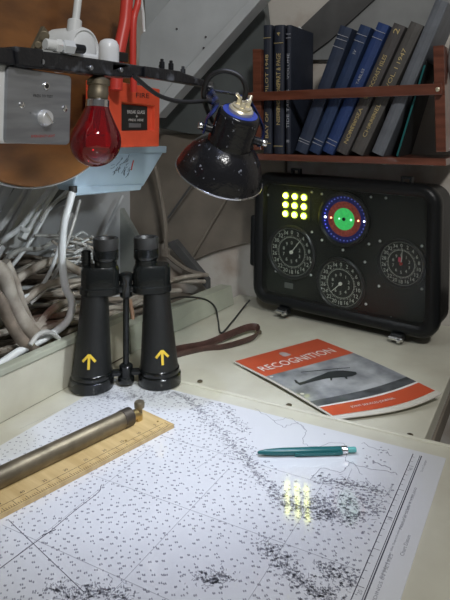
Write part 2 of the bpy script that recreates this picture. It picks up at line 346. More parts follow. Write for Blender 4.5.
for k, (pix, r_, m, lab, xx) in enumerate((
    (((-14, 330), (6, 318), (26, 300), (44, 286), (62, 280)), .007, BEIGECABLE, 'beige cable rising from the left edge across the bundle', -.80),
    (((16, 352), (34, 335), (56, 325), (80, 322)), .005, BEIGECABLE, 'beige cable low behind the ledge left of the left barrel', -.76),
    (((24, 330), (44, 318), (62, 315), (82, 308)), .0055, BEIGEDARK, 'brown grey cable running right just above the ledge', -.775),
    (((-10, 250), (6, 238), (22, 226), (38, 205), (52, 186)), .006, WHITECABLE, 'white cable climbing along the diagonal channel at the far left', -.93),
    (((-10, 290), (4, 262), (20, 250), (42, 248), (58, 236), (72, 214)), .005, GREYCABLE, 'grey cable crossing behind the pale cables at the far left', -.90))):
    cable(pix, r_, m, lab, xx)
# ------------------------------------------------------------------ wooden disc
dc = Vector((-.725, .722, .588)); DR = .249
b = MB(); Mx = Matrix.Translation(dc) @ Matrix.Rotation(R(90), 4, 'Y')
b.lathe([(DR-.002, -.022), (DR, -.02), (DR, -.002), (DR-.002, 0)], Mx, 96)
tag(b.build('wooden_disc', PLY), 'large round varnished plywood disc behind the switch box', 'disc')
b = MB(); pts = [dc+Vector((-.012, DR*1.008*math.cos(a), DR*1.008*math.sin(a))) for a in [R(d) for d in range(150, 300, 4)]]
b.tube(pts, (.010, .002), 6, smooth=False, flat=Vector((1, 0, 0))); tag(b.build('rim_strip', LIGHTGREY), 'pale metal strip around the lower rim of the wooden disc', 'strip')

# ------------------------------------------------------------------ fire call point, pale box
XF = -.655
t = thing('fire_call_point', 'red break glass fire alarm box mounted beside the wooden disc', 'fire alarm', at(135, 147, x=XF))
def pf(px, py, dx=0.0): return at(px, py, x=XF)+Vector((dx, 0, 0))
b = MB()
outer = [(106, 79), (160, 89), (159, 146.5), (106, 148)]; win = [(122, 102), (155, 106), (155, 130.5), (122, 131)]
O_ = [pf(*p) for p in outer]; W_ = [pf(*p) for p in win]; Wb = [p+Vector((-.008, 0, 0)) for p in W_]; Ob = [p+Vector((-.045, 0, 0)) for p in O_]
for i in range(4):
    j = (i+1) % 4
    b.add([O_[i], O_[j], W_[j], W_[i]], [(0, 1, 2, 3)], 0, False); b.add([W_[i], W_[j], Wb[j], Wb[i]], [(0, 1, 2, 3)], 0, False); b.add([O_[j], O_[i], Ob[i], Ob[j]], [(0, 1, 2, 3)], 0, False)
b.add(Wb, [(0, 1, 2, 3)], 0, False); b.add(Ob, [(0, 3, 2, 1)], 0, False)
b.build('box', REDBOX, t, world=True, bevel=.002)
lb = MB(); q = [(122.5, 104), (150, 106.5), (150, 130), (122.5, 130.5)]
lb.prism([pf(*p)+Vector((-.0062, 0, 0)) for p in q], (-.0015, 0, 0)).build('glass_label', INK, t, world=True)
def ytext(mb, body, px, py, h, XP, lift=.0006, mi=0, w=None, slope=None):
    c = at(px, py, x=XP)+Vector((lift, 0, 0)); add_text(mb, body, h, lambda u, v: c+Vector((0, u, v)), mi, w)
b = MB(); ytext(b, 'FIRE', 142.5, 95.5, .0085, XF, w=.040); b.build('fire_lettering', INK, t, world=True)
b = MB(); ytext(b, 'BREAK GLASS', 136, 112, .0062, XF-.006, w=.052); ytext(b, 'PRESS HERE', 136, 120, .0042, XF-.006, w=.044)
ytext(b, '+', 136.5, 116.2, .006, XF-.006); b.build('label_lettering', PRINTWHITE, t, world=True)
lb = MB(); lb.prism([at(*p, x=XF-.0056) for p in ((129, 123), (141, 123.5), (141, 127.5), (129, 127.5))], (-.0008, 0, 0)); lb.build('label_plate', STEEL, t, world=True)
XB = -.752
t = thing('junction_box', 'pale blue grey box with cut corner below the fire alarm', 'junction box', at(115, 190, x=XB))
b = MB(); b.prism([at(*p, x=XB) for p in ((84, 148), (163, 147), (164, 152), (144, 186), (138, 189), (76, 191), (74, 184))], (-.045, 0, 0)); b.build('body', PALEBLUE, t, world=True, bevel=.004)
b = MB(); b.prism([at(*p, x=XB-.004) for p in ((100, 145), (164, 146), (163.5, 153), (90, 154))], (.008, 0, 0)); b.build('upper_lip', PALEBLUE, t, world=True, bevel=.002)
b = MB(); b.prism([at(*p, x=XB-.002) for p in ((72, 186), (140, 184), (138, 190), (70, 196))], (.007, 0, 0)); b.build('lower_lip', PALEBLUE, t, world=True, bevel=.002)
b = MB(); rr = random.Random(5)
for k in range(26):
    a = at(119+rr.uniform(-9, 9), 169+rr.uniform(-9, 9), x=XB); d = Vector((0, rr.uniform(.003, .014), rr.uniform(.002, .013)))
    b.tube([a+Vector((.0004, 0, 0)), a+d*.5+Vector((.0004, rr.uniform(-.003, .003), 0)), a+d+Vector((.0004, 0, 0))], .0004, 4, sub=3)
b.build('worn_emblem', INK, t, world=True)
b = MB(); c = at(132, 165, x=XB)+Vector((.0005, 0, 0)); b.tube([c+Vector((0, -.003, -.010)), c, c+Vector((0, .004, .009))], .0014, 5); b.build('red_mark', PRINTRED, t, world=True)
b = MB(); c = at(73, 191, x=-.742); b.cyl(c+Vector((0, 0, .009)), c-Vector((0, 0, .003)), .0075, seg=12); tag(b.build('cable_gland', BLACKR), 'black gland where the thick white cable leaves the pale blue box', 'gland')

# red hoses
def hose(pix, r, label, x=-.64, m=REDHOSE):
    o = MB().tube([at(*p, x=x) for p in pix], r, 14).build('hose', m); return tag(o, label, 'hose')
hose(((129, -20), (127, 0), (125, 22), (121, 42), (118, 60), (116, 90)), .0105, 'thicker left red hose rising from the fire alarm')
hose(((138, -20), (138, 2), (134, 18), (133, 40), (133, 66), (134, 92)), .0058, 'thinner right red hose rising from the fire alarm', x=-.63)
rod('cable', ((139, -20), (141, 0), (143, 14), (144, 32)), .003, WHITECABLE, 'thin white cable right of the red hoses', x=-.64, cat='cable')
b = MB(); b.box(at(122, 57, x=-.625), (.006, .028, .016), bev=.002); tag(b.build('hose_clip', BLACKR), 'black clip holding the red hoses above the lamp arm', 'clip')

# ------------------------------------------------------------------ switch box
XS = -.480
t = thing('switch_box', 'steel fronted square switch box hanging below the black arm', 'switch', at(38, 144, x=XS))
A_, B_, C_, D_ = (at(*p, x=XS) for p in ((7, 65), (72, 76), (70, 145), (5, 143)))
b = MB(); b.prism([at(*p, x=XS) for p in ((-8, 60), (70, 77), (69, 143.5), (-8, 143.5))], (-.04, 0, 0)); b.v = [v-Vector((.003, 0, 0)) for v in b.v]
b.build('back_box', WHITEP, t, world=True, bevel=.003)
pts = []
for P0, P1, P2 in ((D_, A_, B_), (A_, B_, C_), (B_, C_, D_), (C_, D_, A_)):
    q0 = P1+(P0-P1).normalized()*.006; q1 = P1+(P2-P1).normalized()*.006
    for k in range(6): u = k/5; pts.append(q0*(1-u)**2+P1*2*u*(1-u)+q1*u*u)
b = MB(); b.prism(pts, (-.0045, 0, 0)); b.build('face_plate', STEEL, t, world=True, bevel=.0016)
def sb(px, py, dx=0.0): return at(px, py, x=XS)+Vector((dx, 0, 0))
FX = Vector((1, 0, 0))
b = MB(); c = sb(46, 86); b.cyl(c-FX*.001, c+FX*.0015, .0042, seg=16); b.build('hole_ring', CHROME, t, world=True)
b = MB(); b.cyl(c-FX*.001, c+FX*.002, .0028, seg=14); b.build('push_button', INK, t, world=True)
for (px, py) in ((21.5, 105), (64.5, 108.5)):
    c = sb(px, py); b = MB(); b.lathe([(.0038, 0), (.0036, .001), (.002, .0022), (0.0001, .0025)], Matrix.Translation(c) @ Matrix.Rotation(R(90), 4, 'Y'), 14)
    b.box(c+FX*.0024, (.0006, .0055, .0010)); b.build('screw', CHROME, t, world=True)
c = sb(44, 118); b = MB(); b.lathe([(.0092, 0), (.0090, .002), (.0078, .006), (.0070, .0068), (.0001, .0068)], Matrix.Translation(c) @ Matrix.Rotation(R(90), 4, 'Y'), 24)
kn = b.build('rotary_knob', SATIN, t, world=True); 
b = MB(); b.box((0, 0, 0), (.0025, .015, .0018), Matrix.Translation(c+FX*.0072) @ Matrix.Rotation(R(-48), 4, 'X'), bev=.0004); b.build('knob_pointer', CHROME, kn, world=True)
b = MB(); ytext(b, 'PRESS TO TEST', 43, 96, .0028, XS, w=.028); ytext(b, 'O', 30, 113, .002, XS); b.build('lettering', INK, t, world=True)
b = MB(); ytext(b, 'EMERGENCY LIGHT', 43, 136, .0026, XS, w=.034); b.build('red_lettering', PRINTRED, t, world=True)

# ------------------------------------------------------------------ lamp arm
XA = -.475
def ap(px, py, dx=0.0): return at(px, py, x=XA+dx)
arm = thing('lamp_arm', 'long black worn metal arm carrying the red bulb and the lamp', 'lamp arm', ap(100, 66))
b = MB(); pr = [(-60, 46), (0, 47), (25, 49), (60, 53), (100, 59), (131, 64), (133, 78), (100, 75), (60, 70), (20, 65), (0, 64), (-60, 60)]
b.prism([ap(*p) for p in pr], (-.022, 0, 0)); b.build('bar', BLACKP, arm, world=True, bevel=.002)
b = MB(); b.prism([ap(*p, .003) for p in ((15, 46), (18, 66), (44, 69), (44, 49))], (-.028, 0, 0)); b.build('clamp_sleeve', BLACKP, arm, world=True, bevel=.002)
b = MB(); b.prism([ap(*p) for p in ((112, 61), (150, 67), (185, 73), (205, 80), (207, 87), (190, 84), (160, 79), (130, 75), (112, 73))], (-.014, 0, 0)); b.build('end_link', BLACKP, arm, world=True, bevel=.002)
b = MB(); b.prism([ap(*p, .004) for p in ((145, 66), (180, 71), (196, 79), (194, 84), (165, 80), (145, 77))], (-.004, 0, 0)); b.build('side_plate', BLACKP, arm, world=True, bevel=.001)
for px, py in ((162, 66), (171, 67.5), (183, 73)):
    q = ap(px, py, -.007); b = MB(); b.cyl(q-Vector((0, 0, .004)), q+Vector((0, 0, .006)), .0042, seg=6); b.cyl(q+Vector((0, 0, .005)), q+Vector((0, 0, .010)), .0024, seg=10); b.build('bolt', BLACKP, arm, world=True)
for px, py in ((90, 68), (41, 62), (120, 70)):
    q = ap(px, py); b = MB(); b.cyl(q-FX*.001, q+FX*.003, .003, seg=12); b.build('bolt', STEEL, arm, world=True)

# metal bracket and white conduit fitting on the arm
b = MB(); b.prism([at(*p, x=-.50) for p in ((33, 49), (44, 26), (49, 32), (42, 50))], (-.005, 0, 0)); b.cyl(at(44, 36, x=-.497), at(44, 36, x=-.51), .006); b.cyl(at(38, 45, x=-.497), at(38, 45, x=-.51), .004)
tag(b.build('bracket', OLDBRASS, bevel=.0008), 'small dull metal bracket standing on the black arm before the wood', 'bracket')
XW = -.492
t = thing('conduit_fitting', 'white painted round conduit fitting standing on the black arm', 'conduit fitting', at(85, 60, x=XW))
RYm = Matrix.Rotation(R(90), 4, 'Y')
b = MB(); c = at(86, 49, x=XW); b.lathe([(.027, -.045), (.027, -.006), (.025, -.001), (.0225, 0), (.0215, -.002), (.018, .001), (.012, .002), (.0001, .002)], Matrix.Translation(c) @ RYm, 32); b.build('body', WHITEP, t, world=True)
b = MB(); c = at(108.5, 66, x=XW-.012); b.lathe([(.0135, 0), (.0135, .022), (.0130, .027), (.0105, .032), (.006, .0345), (.0001, .035)], Matrix.Translation(c), 28); b.build('side_boss', WHITEP, t, world=True)
b = MB(); b.cyl(at(73, 38, x=XW-.01), at(75, 20, x=XW-.01), .0085, seg=16); b.build('conduit_socket', WHITEP, t, world=True)
b = MB(); b.tube([at(75, 26, x=XW-.01), at(78, 0, x=XW-.01), at(80, -25, x=XW-.01)], .0046, 12); b.build('conduit_pipe', WHITEP, t, world=True)
b = MB(); b.box(at(80, 57, x=XW+.01), (.012, .055, .010), bev=.003); b.build('base_lug', WHITEP, t, world=True)
# threaded glands
G0 = at(45, 44, x=XW+.012); G1 = at(84, 49.5, x=XW+.022)
b = MB(); b.cyl(G0, G0.lerp(G1, .26), .0062, seg=16); b.cyl(G0.lerp(G1, .24), G0.lerp(G1, .38), .0078, seg=6); b.build('gland_nut', WHITEP, t, world=True)
b = MB(); b.cyl(G0.lerp(G1, .42), G0.lerp(G1, .70), .0082, seg=6); b.cyl(G0.lerp(G1, .38), G0.lerp(G1, .42), .006); b.build('gland_nut', LIGHTGREY, t, world=True)
b = MB(); b.cyl(G0.lerp(G1, .7), G0.lerp(G1, 1.0), .0052, seg=14); b.build('threaded_stud', BLACKP, t, world=True)

# ------------------------------------------------------------------ red bulb
XU = -.486
t = thing('red_bulb', 'red glass light bulb hanging from the black arm', 'light bulb', at(96, 75, x=XU))
bc = at(95.5, 141.5, x=XU); S = (at(95, 139, x=XU)-CAM).dot(FWD)/FPX
top = at(99, 74, x=XU); ax = (top-bc).normalized(); MBt = Matrix.Translation(bc) @ ax.to_track_quat('Z', 'Y').to_matrix().to_4x4()
r0 = 25.5*S
prof = [(r0*math.sin(R(a)), -r0*math.cos(R(a))) for a in range(4, 118, 8)]
prof += [(r0*.78, r0*.66), (r0*.62, r0*.98), (r0*.50, r0*1.25), (r0*.44, r0*1.42)]
REDGLASS = clearmat('red_glass', (.75, .09, .13), .03, 1.6, 1.8)
nt = REDGLASS.node_tree; out = nt.nodes['Material Output']; m0 = out.inputs[0].links[0].from_node; mx = nt.nodes.new('ShaderNodeMixShader'); mx.inputs[0].default_value = .20
df = nt.nodes.new('ShaderNodeBsdfDiffuse'); df.inputs[0].default_value = (.42, .02, .035, 1); tl = nt.nodes.new('ShaderNodeBsdfTranslucent'); tl.inputs[0].default_value = (.6, .03, .05, 1); ad = nt.nodes.new('ShaderNodeMixShader')
nt.links.new(df.outputs[0], ad.inputs[1]); nt.links.new(tl.outputs[0], ad.inputs[2]); nt.links.new(m0.outputs[0], mx.inputs[1]); nt.links.new(ad.outputs[0], mx.inputs[2]); nt.links.new(mx.outputs[0], out.inputs[0])
b = MB(); b.lathe(prof, MBt, 48, cap0=True, cap1=False); b.build('glass_bulb', REDGLASS, t, world=True)
b = MB(); b.lathe([(r0*.46, r0*1.25), (r0*.46, r0*1.62), (r0*.40, r0*1.68), (r0*.34, r0*1.70)], MBt, 32); b.build('metal_collar', CHROME, t, world=True)
b = MB(); b.lathe([(r0*.34, r0*1.66), (r0*.40, r0*1.72), (r0*.42, r0*1.95), (r0*.40, r0*2.0), (r0*.40, r0*2.2), (r0*.45, r0*2.24), (r0*.45, r0*2.42), (r0*.38, r0*2.48), (r0*.2, r0*2.6)], MBt, 32); b.build('brass_cap', OLDBRASS, t, world=True)
b = MB(); b.lathe([(r0*.16, r0*1.4), (r0*.14, r0*.9), (r0*.10, r0*.5), (r0*.02, r0*.45)], MBt, 14)
for a in (-1, 1):
    b.tube([MBt @ Vector((a*.002, 0, r0*.5)), MBt @ Vector((a*.010, .002, r0*.25))], .0005, 5)
b.tube([MBt @ Vector((.010*math.cos(R(q)), .010*math.sin(R(q)), r0*.25+.001*math.sin(q))) for q in range(0, 300, 30)], .0005, 5); b.build('filament_mount', CHROME, t, world=True)

# ------------------------------------------------------------------ black lamp
dep = .885; rc = CAM+ray(219, 174.5)*dep
axis = (CX*.29+CY*.87+(-FWD)*.40).normalized()
XL_ = (CX-axis*CX.dot(axis)).normalized(); LM = frame(rc, XL_, axis)   # local: X right, Z along the axis to the cap, -Y towards the viewer
lamp = thing('desk_lamp', 'black enamelled spotlight lamp hanging from the end of the arm', 'lamp', LM)
RS = 44.6*dep/FPX
sh = [(RS*.985, .0), (RS, .0008), (RS*1.0, .003), (RS*.985, .0045), (RS*.965, .011), (RS*.90, .0225), (RS*.80, .0345), (RS*.69, .0440), (RS*.57, .0510), (RS*.50, .0540), (RS*.49, .058)]
inn = [(RS*.475, .057), (RS*.49, .052), (RS*.56, .0490), (RS*.675, .0425), (RS*.785, .033), (RS*.885, .0215), (RS*.95, .010), (RS*.97, .002), (RS*.985, .0)]
b = MB(); b.lathe(sh, None, 64, cap0=False, cap1=False); b.build('shade', BLACKG, lamp)
b = MB(); b.lathe(inn, None, 64, cap0=False, cap1=False); b.build('reflector', mat('grey_reflector', (.30, .31, .32), .5), lamp)
b = MB(); b.lathe([(RS*.985, 0), (RS*1.012, .0006), (RS*1.012, .0028), (RS*.99, .0032)], None, 64, cap0=False, cap1=False); b.build('rim', CHROME, lamp)
RH = RS*.475
b = MB(); b.lathe([(RH*1.05, .053), (RH*1.06, .058), (RH, .061), (RH, .098), (RH*.93, .1025), (RH*.88, .1035), (.0001, .1035)], None, 48, cap0=True); b.build('lamp_holder', BLACKG, lamp)
b = MB(); b.lathe([(.018, .103), (.018, .109), (.016, .111), (.014, .111), (.014, .114), (.001, .114)], None, 32); cap = b.build('brass_terminal', PALEBRASS, lamp)
b = MB(); b.lathe([(.0170, .1034), (RH*.82, .1034), (RH*.82, .1042), (.0170, .1046)], None, 40, cap0=False, cap1=False); b.build('blue_shine_ring', mat('blue_shine', (.03, .06, .32), .25), lamp)  # blue shine on the holder top, put in as a coloured ring
for a in (20, 140, 260):
    b = MB(); q = Vector((.008*math.cos(R(a)), .008*math.sin(R(a)), .114)); b.box(q+Vector((0, 0, .005)), (.006, .005, .011), bev=.001); b.cyl(q+Vector((0, 0, .008)), q+Vector((.007*math.cos(R(a+60)), .007*math.sin(R(a+60)), .014)), .0025, seg=10); b.build('terminal_screw', PALEBRASS, cap)
# yoke arms and pivots
for s_, nm in ((-1, 'left'), (1, 'right')):
    b = MB(); b.cyl((s_*(RH-.001), 0, .068), (s_*(RH+.013), 0, .068), .006, seg=16); pv = b.build('pivot', BLACKP, lamp)
    b = MB(); b.cyl((s_*(RH+.012), 0, .068), (s_*(RH+.020), 0, .068), .0052, seg=6); b.build('pivot_nut', CHROME, pv)
BLUEBL = mat('dark_blue_mottled', (0.035, 0.06, 0.22), .25, scale=50, col2=(.010, .011, .013), bump=.4)  # dark blue broken up by near black
J = LM.inverted() @ ap(209, 88)
b = MB()
b.tube([(-RH-.010, 0, .060), (-RH-.010, .002, .082), (-RH-.004, .006, .100), J+Vector((0, 0, -.004)), J], (.008, .0022), 8, flat=Vector((0, 1, 0)))
b.tube([(RH+.010, 0, .060), (RH+.010, .012, .082), (RH*.5, .030, .108), (-RH*.2, .030, .116), J+Vector((.006, .003, -.004)), J], (.008, .0022), 8, flat=Vector((0, 1, 0))); b.build('yoke', BLUEBL, lamp)
b = MB(); b.cyl(J+Vector((0, -.012, 0)), J+Vector((0, .012, 0)), .008, seg=16); b.cyl(J+Vector((0, -.016, 0)), J+Vector((0, .016, 0)), .004, seg=6); b.build('swivel_joint', BLACKP, lamp)
inv = LM.inverted()
b = MB(); cc = [(241, 104, .85), (246, 92, .845), (243, 80, .84), (234, 73, .84), (222, 71, .84), (211, 76, .845), (205, 86, .85), (204, 98, .86), (208, 112, .88), (213, 122, .90)]
b.tube([inv @ (CAM+ray(x, y)*d) for x, y, d in cc], .0036, 10); b.build('loop_cable', BLACKR, lamp)
b = MB(); cc = [(134, 76, .76), (148, 88, .78), (160, 96, .80), (176, 101, .82), (192, 102, .84), (206, 101, .86), (214, 104, .88)]
b.tube([inv @ (CAM+ray(x, y)*d) for x, y, d in cc], .0030, 10); b.build('feed_cable', BLACKR, lamp)
b = MB(); b.lathe([(.0001, .053), (.014, .0535), (.018, .056), (.018, .060), (.010, .064)], None, 24)
BULBM = mat('lit_bulb', (0.95, 0.97, 1.0), .3, emit=6.0); b.build('bulb', BULBM, lamp)
ll = bpy.data.lights.new('lamp_light', 'POINT'); ll.energy = 4.2; ll.color = (.90, .96, 1.0); ll.shadow_soft_size = .014
lo = bpy.data.objects.new('lamp_light', ll); COL.objects.link(lo); lo.parent = lamp; lo.location = (0, 0, .0485)

# ------------------------------------------------------------------ nautical chart
cx0, cx1, cy0, cy1 = -.663, -.124, .22, .836
ZC = .0016
t = MB(); t.box(((cx0+cx1)/2, (cy0+cy1)/2, ZC/2), (cx1-cx0, cy1-cy0, ZC-.0002), mi=0)
rc_ = random.Random(11); ZI = ZC+.00012
def seg2(a, b_, wd, mi=1):
    a = Vector((a[0], a[1], ZI)); b2 = Vector((b_[0], b_[1], ZI)); d = b2-a
    if d.length < 1e-6: return
    n = Vector((-d.y, d.x, 0)).normalized()*wd/2
    t.add([a-n, b2-n, b2+n, a+n], [(0, 1, 2, 3)], mi, False)
def inchart(p): return cx0+.004 < p[0] < -.166 and cy0 < p[1] < cy1-.006
TA = R(40); TD = Vector((math.cos(TA), math.sin(TA))); TN = Vector((-TD.y, TD.x))
def sounding(p, s=1.0):
    if not inchart(p): return
    n = rc_.choice((1, 2, 2)); p = Vector(p[:2])
    for i in range(n):
        o = p+TD*(i*.0019*s)
        h = .0012*s
        st = rc_.randrange(3)
        if st == 0: seg2(o-TN*h, o+TN*h, .0014, 1)
        elif st == 1: seg2(o-TN*h, o+TN*h+TD*.0006, .0013, 1); seg2(o-TN*h, o-TN*h+TD*.0012, .0010, 1)
        else: seg2(o-TN*h+TD*.001, o+TN*h, .0012, 1); seg2(o+TN*h, o+TN*h+TD*.001, .0008, 1)
def px2(x, y): p = at(x, y, z=0); return Vector((p.x, p.y))
bands = [([(178, 392), (196, 408), (215, 428), (238, 450), (252, 470), (272, 490), (290, 505), (312, 514), (338, 518), (365, 518)], .010, 760),
         ([(185, 388), (205, 395), (225, 410), (245, 432)], .008, 220),
         ([(318, 482), (340, 484), (362, 488), (388, 498)], .008, 150),
         ([(310, 500), (330, 508), (352, 500), (378, 512)], .012, 230),
         ([(262, 545), (280, 560), (292, 578), (310, 592), (330, 598)], .008, 260),
         ([(318, 570), (345, 578), (360, 590)], .010, 150),
         ([(198, 578), (215, 582), (228, 578)], .008, 100), ([(46, 590), (70, 598), (100, 592), (125, 600)], .008, 190),
         ([(95, 396), (130, 398), (175, 394)], .012, 260)]
def near_band(p):
    for pl, wd, n in BW:
        for q in pl:
            if (q-p).length < wd*1.15: return True
    return False
BW = [([px2(*q) for q in spline([(a, c, 0) for a, c in pl], 5) for q in [(q.x, q.y)]], wd, n) for pl, wd, n in bands]
for pl, wd, n in BW:
    for k in range(int(n*1.5)):
        q = rc_.choice(pl); p = q+Vector((rc_.gauss(0, wd*.75), rc_.gauss(0, wd*.75)))
        if rc_.random() < .55:
            a = rc_.uniform(0, 3.14); L = rc_.uniform(.002, .0065)
            if inchart(p): seg2(p, p+Vector((math.cos(a)*L, math.sin(a)*L)), .0006, 1)
        else: sounding(p, .8)
# regular soundings, thinner on the land side
y = cy0
coast = [px2(*q) for q in ((215, 395), (240, 420), (262, 450), (285, 475), (320, 480), (395, 482))]
def landside(p):
    ql = at(0, 0, z=-1)
    # project to pixel
    d = Vector((p.x, p.y, 0))-CAM; zc = d.dot(FWD); X = 225+FPX*d.dot(CX)/zc; Y = HORIZON-FPX*d.dot(CY)/zc
    pts = [(190, 380), (215, 400), (240, 425), (262, 455), (285, 478), (320, 484), (400, 486), (460, 486)]
    for (x0, y0), (x1, y1) in zip(pts, pts[1:]):
        if x0 <= X < x1: return Y < y0+(y1-y0)*(X-x0)/(x1-x0)
    return False
row = 0
while y < cy1:
    x = cx0+.006+(row % 2)*.004
    while x < -.168:
        p = Vector((x+rc_.uniform(-.0028, .0028), y+rc_.uniform(-.0028, .0028)))
        if not near_band(p) and rc_.random() < (.012 if landside(p) else .86): sounding(p, .95)
        x += .0082
    y += .0084; row += 1
# coastlines, inland lines
def poly(pix, wd=.0006, mi=1, jit=.0):
    P = spline([(a, c, 0) for a, c in pix], 6)
    Q = [px2(q.x+rc_.uniform(-jit, jit), q.y+rc_.uniform(-jit, jit)) for q in P]
    for a, c in zip(Q, Q[1:]): seg2(a, c, wd, mi)
poly(((272, 421), (283, 428), (297, 424), (306, 432), (303, 444), (318, 447), (338, 443), (348, 452), (346, 462), (360, 467), (384, 472), (398, 476)), .0009, 1, 1.2)
poly(((255, 410), (275, 421), (290, 419), (306, 431)), .0007, 1, 1.0)
poly(((310, 480), (322, 470), (340, 474), (352, 464), (362, 476)), .0007, 1, 1.2)
poly(((362, 444), (372, 449), (384, 452), (391, 458)), .0009, 1, 1.2)
poly(((322, 484), (350, 487), (372, 490), (394, 500)), .0006, 1, .8)
poly(((372, 462), (382, 466), (390, 470)), .0014, 1, 1.5)
for k in range(26):
    a = (rc_.uniform(362, 392), rc_.uniform(443, 470)); p = px2(*a)
    if k < 16: sounding(p, .8)
for px_, py_ in ((220, 487), (232, 480), (243, 430)): pass
# straight grid and pencil lines
for x in (-.479, -.363, -.247): seg2((x, cy0+.01), (x, .73 if x > -.3 else .68), .0005, 1)
for yy in (.465, .585, .705): seg2((-.53, yy), (-.166, yy), .0005, 1)
seg2(px2(9, 522), px2(84, 594), .0007, 2)
seg2(px2(0, 570), px2(50, 533), .0010, 2); seg2(px2(42, 537), px2(56, 531), .0013, 2); poly(((50, 533), (75, 512), (98, 494), (101, 487)), .0008, 2)
seg2(px2(196, 470), px2(240, 440), .0004, 1); seg2(px2(330, 520), px2(352, 470), .0004, 1)
seg2(px2(84, 400), px2(170, 440), .0004, 1); seg2(px2(20, 430), px2(84, 400), .0004, 1)
# border
for x, wd in ((-.1640, .0010), (-.1550, .0008), (-.1530, .0014)): seg2((x, cy0), (x, .826), wd, 2)
yy = cy0; k = 0
while yy < .822:
    seg2((-.1640, yy), (-.1605 if k % 5 else -.1570, yy), .0006, 2); yy += .0115; k += 1
def ctext(body, x, yc, h, wd, mi=1):
    add_text(t, body, h, lambda u, v: Vector((x-v, yc+u, ZI)), mi, wd)
ctext('Natural Scale 1:150,000', -0.1455, 0.708, .0034, .085); ctext('SOUNDINGS IN METRES', -0.1450, 0.578, .0034, .09)
ctext('Projected on the Transverse Mercator Projection', -0.1455, 0.438, .0034, .11); ctext('Chart Datum', -0.1355, 0.643, .004, .035); ctext('Published under the Superintendence of the Hydrographer', -.1465, .66, .0030, .15); ctext('Depths are in metres and reduced to Chart Datum', -.1465, .48, .0030, .14)
ctext('Crown Copyright', -0.1460, 0.803, .0034, .03)
ctext('40', -0.1595, 0.788, .0045, .006); ctext('30', -0.1595, 0.678, .0045, .006); ctext('20', -0.1595, 0.558, .0045, .006); ctext('True Course', -0.1725, 0.733, .003, .02); ctext('Marine Reserve', -0.1725, 0.498, .003, .03)
chart = t.build('nautical_chart', [CHART, CHARTINK, CHARTDARK], auto=False)
tag(chart, 'large white nautical chart with a glossy cover on the table', 'chart')

# ------------------------------------------------------------------ rule with roller
TIP = at(174, 425, z=.006); TOP = at(142, 407, z=.006); LOW = at(0, 516, z=.006)
rd = (LOW-TIP).normalized(); rp = Vector((-rd.y, rd.x, 0)); 
if (TOP-TIP).dot(rp) < 0: rp = -rp
W = abs((TOP-TIP).dot(rp)); LR = .46
RM = frame(Vector((TIP.x, TIP.y, ZC+.0003)), -rd, Vector((0, 0, 1)))      # local X towards the tip end
t = thing('rolling_ruler', 'boxwood rolling ruler with a tarnished brass roller lying on the chart', 'ruler', RM)
sg = 1 if (RM.inverted() @ TOP).y > 0 else -1
b = MB(); b.prism([(0, 0, 0), (0, sg*W, 0), (-LR, sg*W, 0), (-LR, 0, 0)], (0, 0, .0055)); 
for k in range(0, 150):
    x = -.006-k*.003; L = .0075 if k % 5 == 0 else .004
    if k % 10 == 0: L = .011
    b.box((x, sg*(.002+L/2), .00555), (.0004, L, .0002), mi=1)
for yy in (.002, .0135): b.box((-LR/2, sg*yy, .00555), (LR-.02, .0003, .0002), mi=1)
for k in range(15):
    x = -.02-k*.03; add_text(b, str(5*(k+1)), .0045, lambda u, v: Vector((x+u, sg*.019+v, .0057)), 1)
b.build('board', [BOXWOOD, INK], t)
ry = sg*W*.66; rr_ = .0125; rz = .0055+rr_*.75
b = MB(); b.cyl((-.052, ry, rz), (-LR, ry, rz), rr_, seg=28); b.build('roller', OLDBRASS, t)
b = MB(); b.cyl((-.038, ry, rz), (-.056, ry, rz), rr_*1.06, seg=28); b.build('roller_collar', mat('dark_bronze', (.10, .085, .07), .4, .7), t)
b = MB(); b.cyl((-.026, ry, rz*.9), (-.040, ry, rz*.9), rr_*.62, seg=20); b.build('roller_end', BRASS, t)
b = MB(); b.box((-.026, ry, .009), (.010, .016, .012), bev=.002); b.build('bearing_block', BRASS, t)
b = MB(); c = Vector((-.016, sg*W*.74, .0055)); b.lathe([(.0045, 0), (.0045, .011), (.0075, .0125), (.0078, .019), (.0066, .021), (.0001, .021)], Matrix.Translation(c), 24); b.build('knob', OLDBRASS, t)
for xx, yy in ((-.010, .3), (-.075, .22)):
    b = MB(); b.cyl((xx, sg*W*yy, .0054), (xx, sg*W*yy, .0062), .0018, seg=10); b.build('pin', BRASS, t)

# ------------------------------------------------------------------ pen
p1, p2 = at(257.5, 452.5, z=ZC+.005), at(356, 449.5, z=ZC+.005); pd = (p2-p1); PL = pd.length
PM = frame(Vector((p1.x, p1.y, ZC)), pd, Vector((0, 0, 1)))
t = thing('ballpoint_pen', 'dark teal click ballpoint pen lying on the chart', 'pen', PM)
pr_ = .0048
def lx(prof, M0=Matrix.Translation((0, 0, pr_+.0002)) @ Matrix.Rotation(R(90), 4, 'Y')): b = MB(); b.lathe(prof, M0, 24); return b
lx([(.0012, 0), (.0022, .002), (.0035, .010), (.0044, .022), (pr_, .035), (pr_, PL-.021), (.0045, PL-.020)]).build('barrel', TEAL, t)
lx([(.0047, PL-.020), (.0049, PL-.0195), (.0049, PL-.012), (.0045, PL-.0115)]).build('metal_band', CHROME, t)
lx([(.0034, PL-.012), (.0036, PL-.002), (.0030, PL)]).build('push_button', TURQ, t)
b = MB(); b.box((PL*.60, -.0056, .0035), (.060, .0016, .0042), bev=.0006); b.box((PL-.022, -.005, .004), (.006, .003, .004), bev=.0006); b.build('clip', TEAL, t)

# ------------------------------------------------------------------ binoculars
cL = at(90, 387.5, z=0); cR = at(158, 383, z=0); mid = (cL+cR)/2; mid.z = ZC

